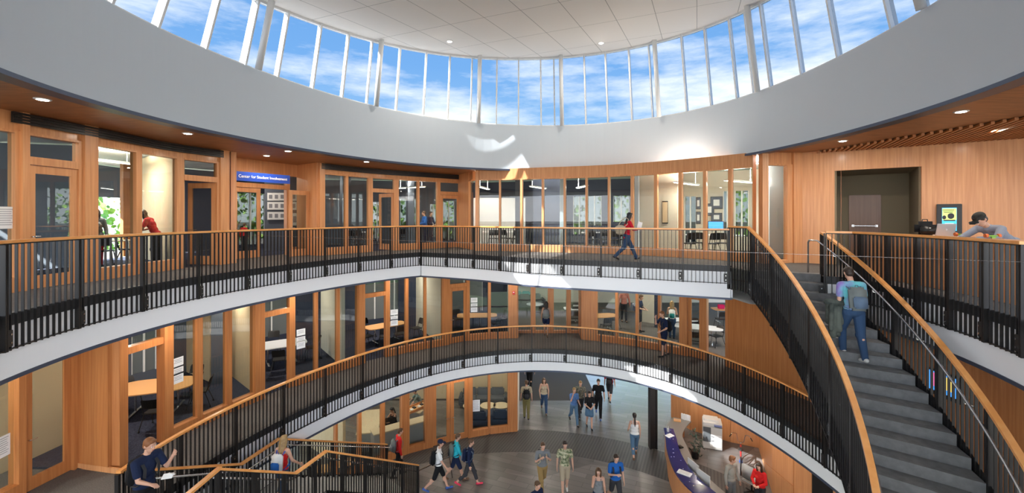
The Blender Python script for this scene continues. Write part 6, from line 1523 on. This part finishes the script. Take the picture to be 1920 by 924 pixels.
# behind the reception desk
person('man in a light grey suit jacket standing behind the reception desk', (7.38, 14.75, 0), 25, 1.80, False, 'skin', ('ginger', 'short'), 'c_suit', 'long', 'c_grey', 'long', 'shoe_dark', STAND, (((.3, .0, -1), (.1, -.3, -1)), ((-.3, .0, -1), (-.1, -.2, -1))), 2, 8, hyaw=45)
person('woman in a red cardigan and white shirt behind the reception desk', (8.22, 14.5, 0), -50, 1.70, True, 'skin', ('darkbrown', 'long'), 'c_scarlet', 'long', 'c_charcoal', 'long', 'shoe_dark', STAND, FRONT, 2, 12)
# people sitting in the lobby floor office
SIT = (86, 88, 84, 86)
person('dark-haired woman in black seated at the speckled counter', (R(740)*19.9, 19.9, 0), -35, 1.68, True, 'skin2', ('blackhair', 'tail'), 'c_black', 'tank', 'c_black', 'long', 'shoe_dark', SIT, (((.2, -.6, -.7), (-.1, -1, .1)), ((-.2, -.6, -.7), (.1, -1, .1))), 10, 12, seat_drop=.455)
person('man in olive shirt leaning over the wooden tray in the lobby office', (R(790)*20.9, 20.9, 0), -70, 1.74, False, 'skin', ('darkbrown', 'short'), 'c_greygreen', 'short', 'c_charcoal', 'long', 'shoe_dark', (12, 8, -4, 4), (((.15, -.7, -.8), (.0, -.7, -.8)), ((-.15, -.7, -.8), (.0, -.8, -.7))), 28, -5)
# student at the counter, top right
person('student in a grey sweater and dark cap leaning on the wooden counter', (9.15, 8.05, Z3), -85, 1.78, False, 'skin', ('darkbrown', 'short'), 'c_heather', 'long', 'c_charcoal', 'long', 'shoe_dark', (6, 2, -4, 2), (((.3, -.75, -.6), (-.5, -.85, .0)), ((-.3, -.75, -.6), (.5, -.85, .0))), 56, -12, vox=.007, hat=('c_capgrey', 1)) if 'c_capgrey' in M else None

# dark jacket carried over the arm of the man on the stair
mw_ = Matrix.Translation((so_k.x, so_k.y, Z3-RISE*7.6)) @ Matrix.Rotation(math.radians(168), 4, 'Z')
jb = mw_ @ Vector((.30, -.06, .98)); r = empty('jacket', jb, math.radians(168), label='dark grey green jacket hanging over the forearm of the man on the stair', cat='jacket')
bm = bmesh.new(); random.seed(4)
for k in range(7):
    x = -.10+.035*k; caps(bm, (x, -.03, .08), (x+.03*math.sin(k*2), .06*math.sin(k*1.7), -.30-.12*(k % 3)), .045, .055+.012*(k % 2))
caps(bm, (-.12, -.02, .09), (.12, -.02, .10), .07, .07)
M['c_jacket'] = cloth('jacket', (.035, .042, .038), (.12, .13, .11), 4)
remeshed(bm, .012, 'jacket_body', M['c_jacket'], r)
bm = bmesh.new(); caps(bm, (.08, .04, .05), (.11, .09, -.42), .045, .038); remeshed(bm, .011, 'sleeve', M['c_jacket'], r)

def shaped(name, base, rz, label, cat, build, m):
    r = empty(name, base, rz, label=label, cat=cat); bm = bmesh.new(); build(bm); fin(bm, name+'_body', M[m], r, smooth=False); return r
p = Vector(gp(1176, 487, Z3)); fwd = Vector((1, .1, 0)).normalized()
r = empty('shoulder_bag', p+Vector((-.26, -.10, .92)), .1, label='cream shoulder bag at the back of the woman in red on the top floor', cat='bag')
bm = bmesh.new(); ball(bm, (0, 0, .12), (.20, .10, .15), 3); ball(bm, (0, 0, .02), (.17, .09, .09), 2); remeshed(bm, .012, 'bag_body', M['c_beige'], r)
bm = bmesh.new(); tube(bm, [Vector(v) for v in ((-.08, -.02, .24), (.02, -.06, .42), (.16, -.08, .52), (.26, -.06, .46), (.24, -.04, .30), (.12, -.06, .2))], .012, 6); fin(bm, 'strap', M['c_beige'], r)
shaped('paper_sheet', p+Vector((.40, -.06, 1.02)), .2, 'white sheet of paper held out by the woman in red', 'paper', lambda bm: box(bm, (0, 0, .12), (.16, .006, .30), ry=.25), 'paper')
p = Vector((-6.42, 7.64, Z2)); shaped('napkin', p+Vector((.50, -.12, 1.20)), .3, 'white napkin in the hand of the eating man at the lower left', 'napkin', lambda bm: (box(bm, (0, 0, 0), (.16, .12, .012), rx=.3, bev=.004), box(bm, (.05, .02, .02), (.10, .10, .010), rx=-.4, ry=.4)), 'paper')
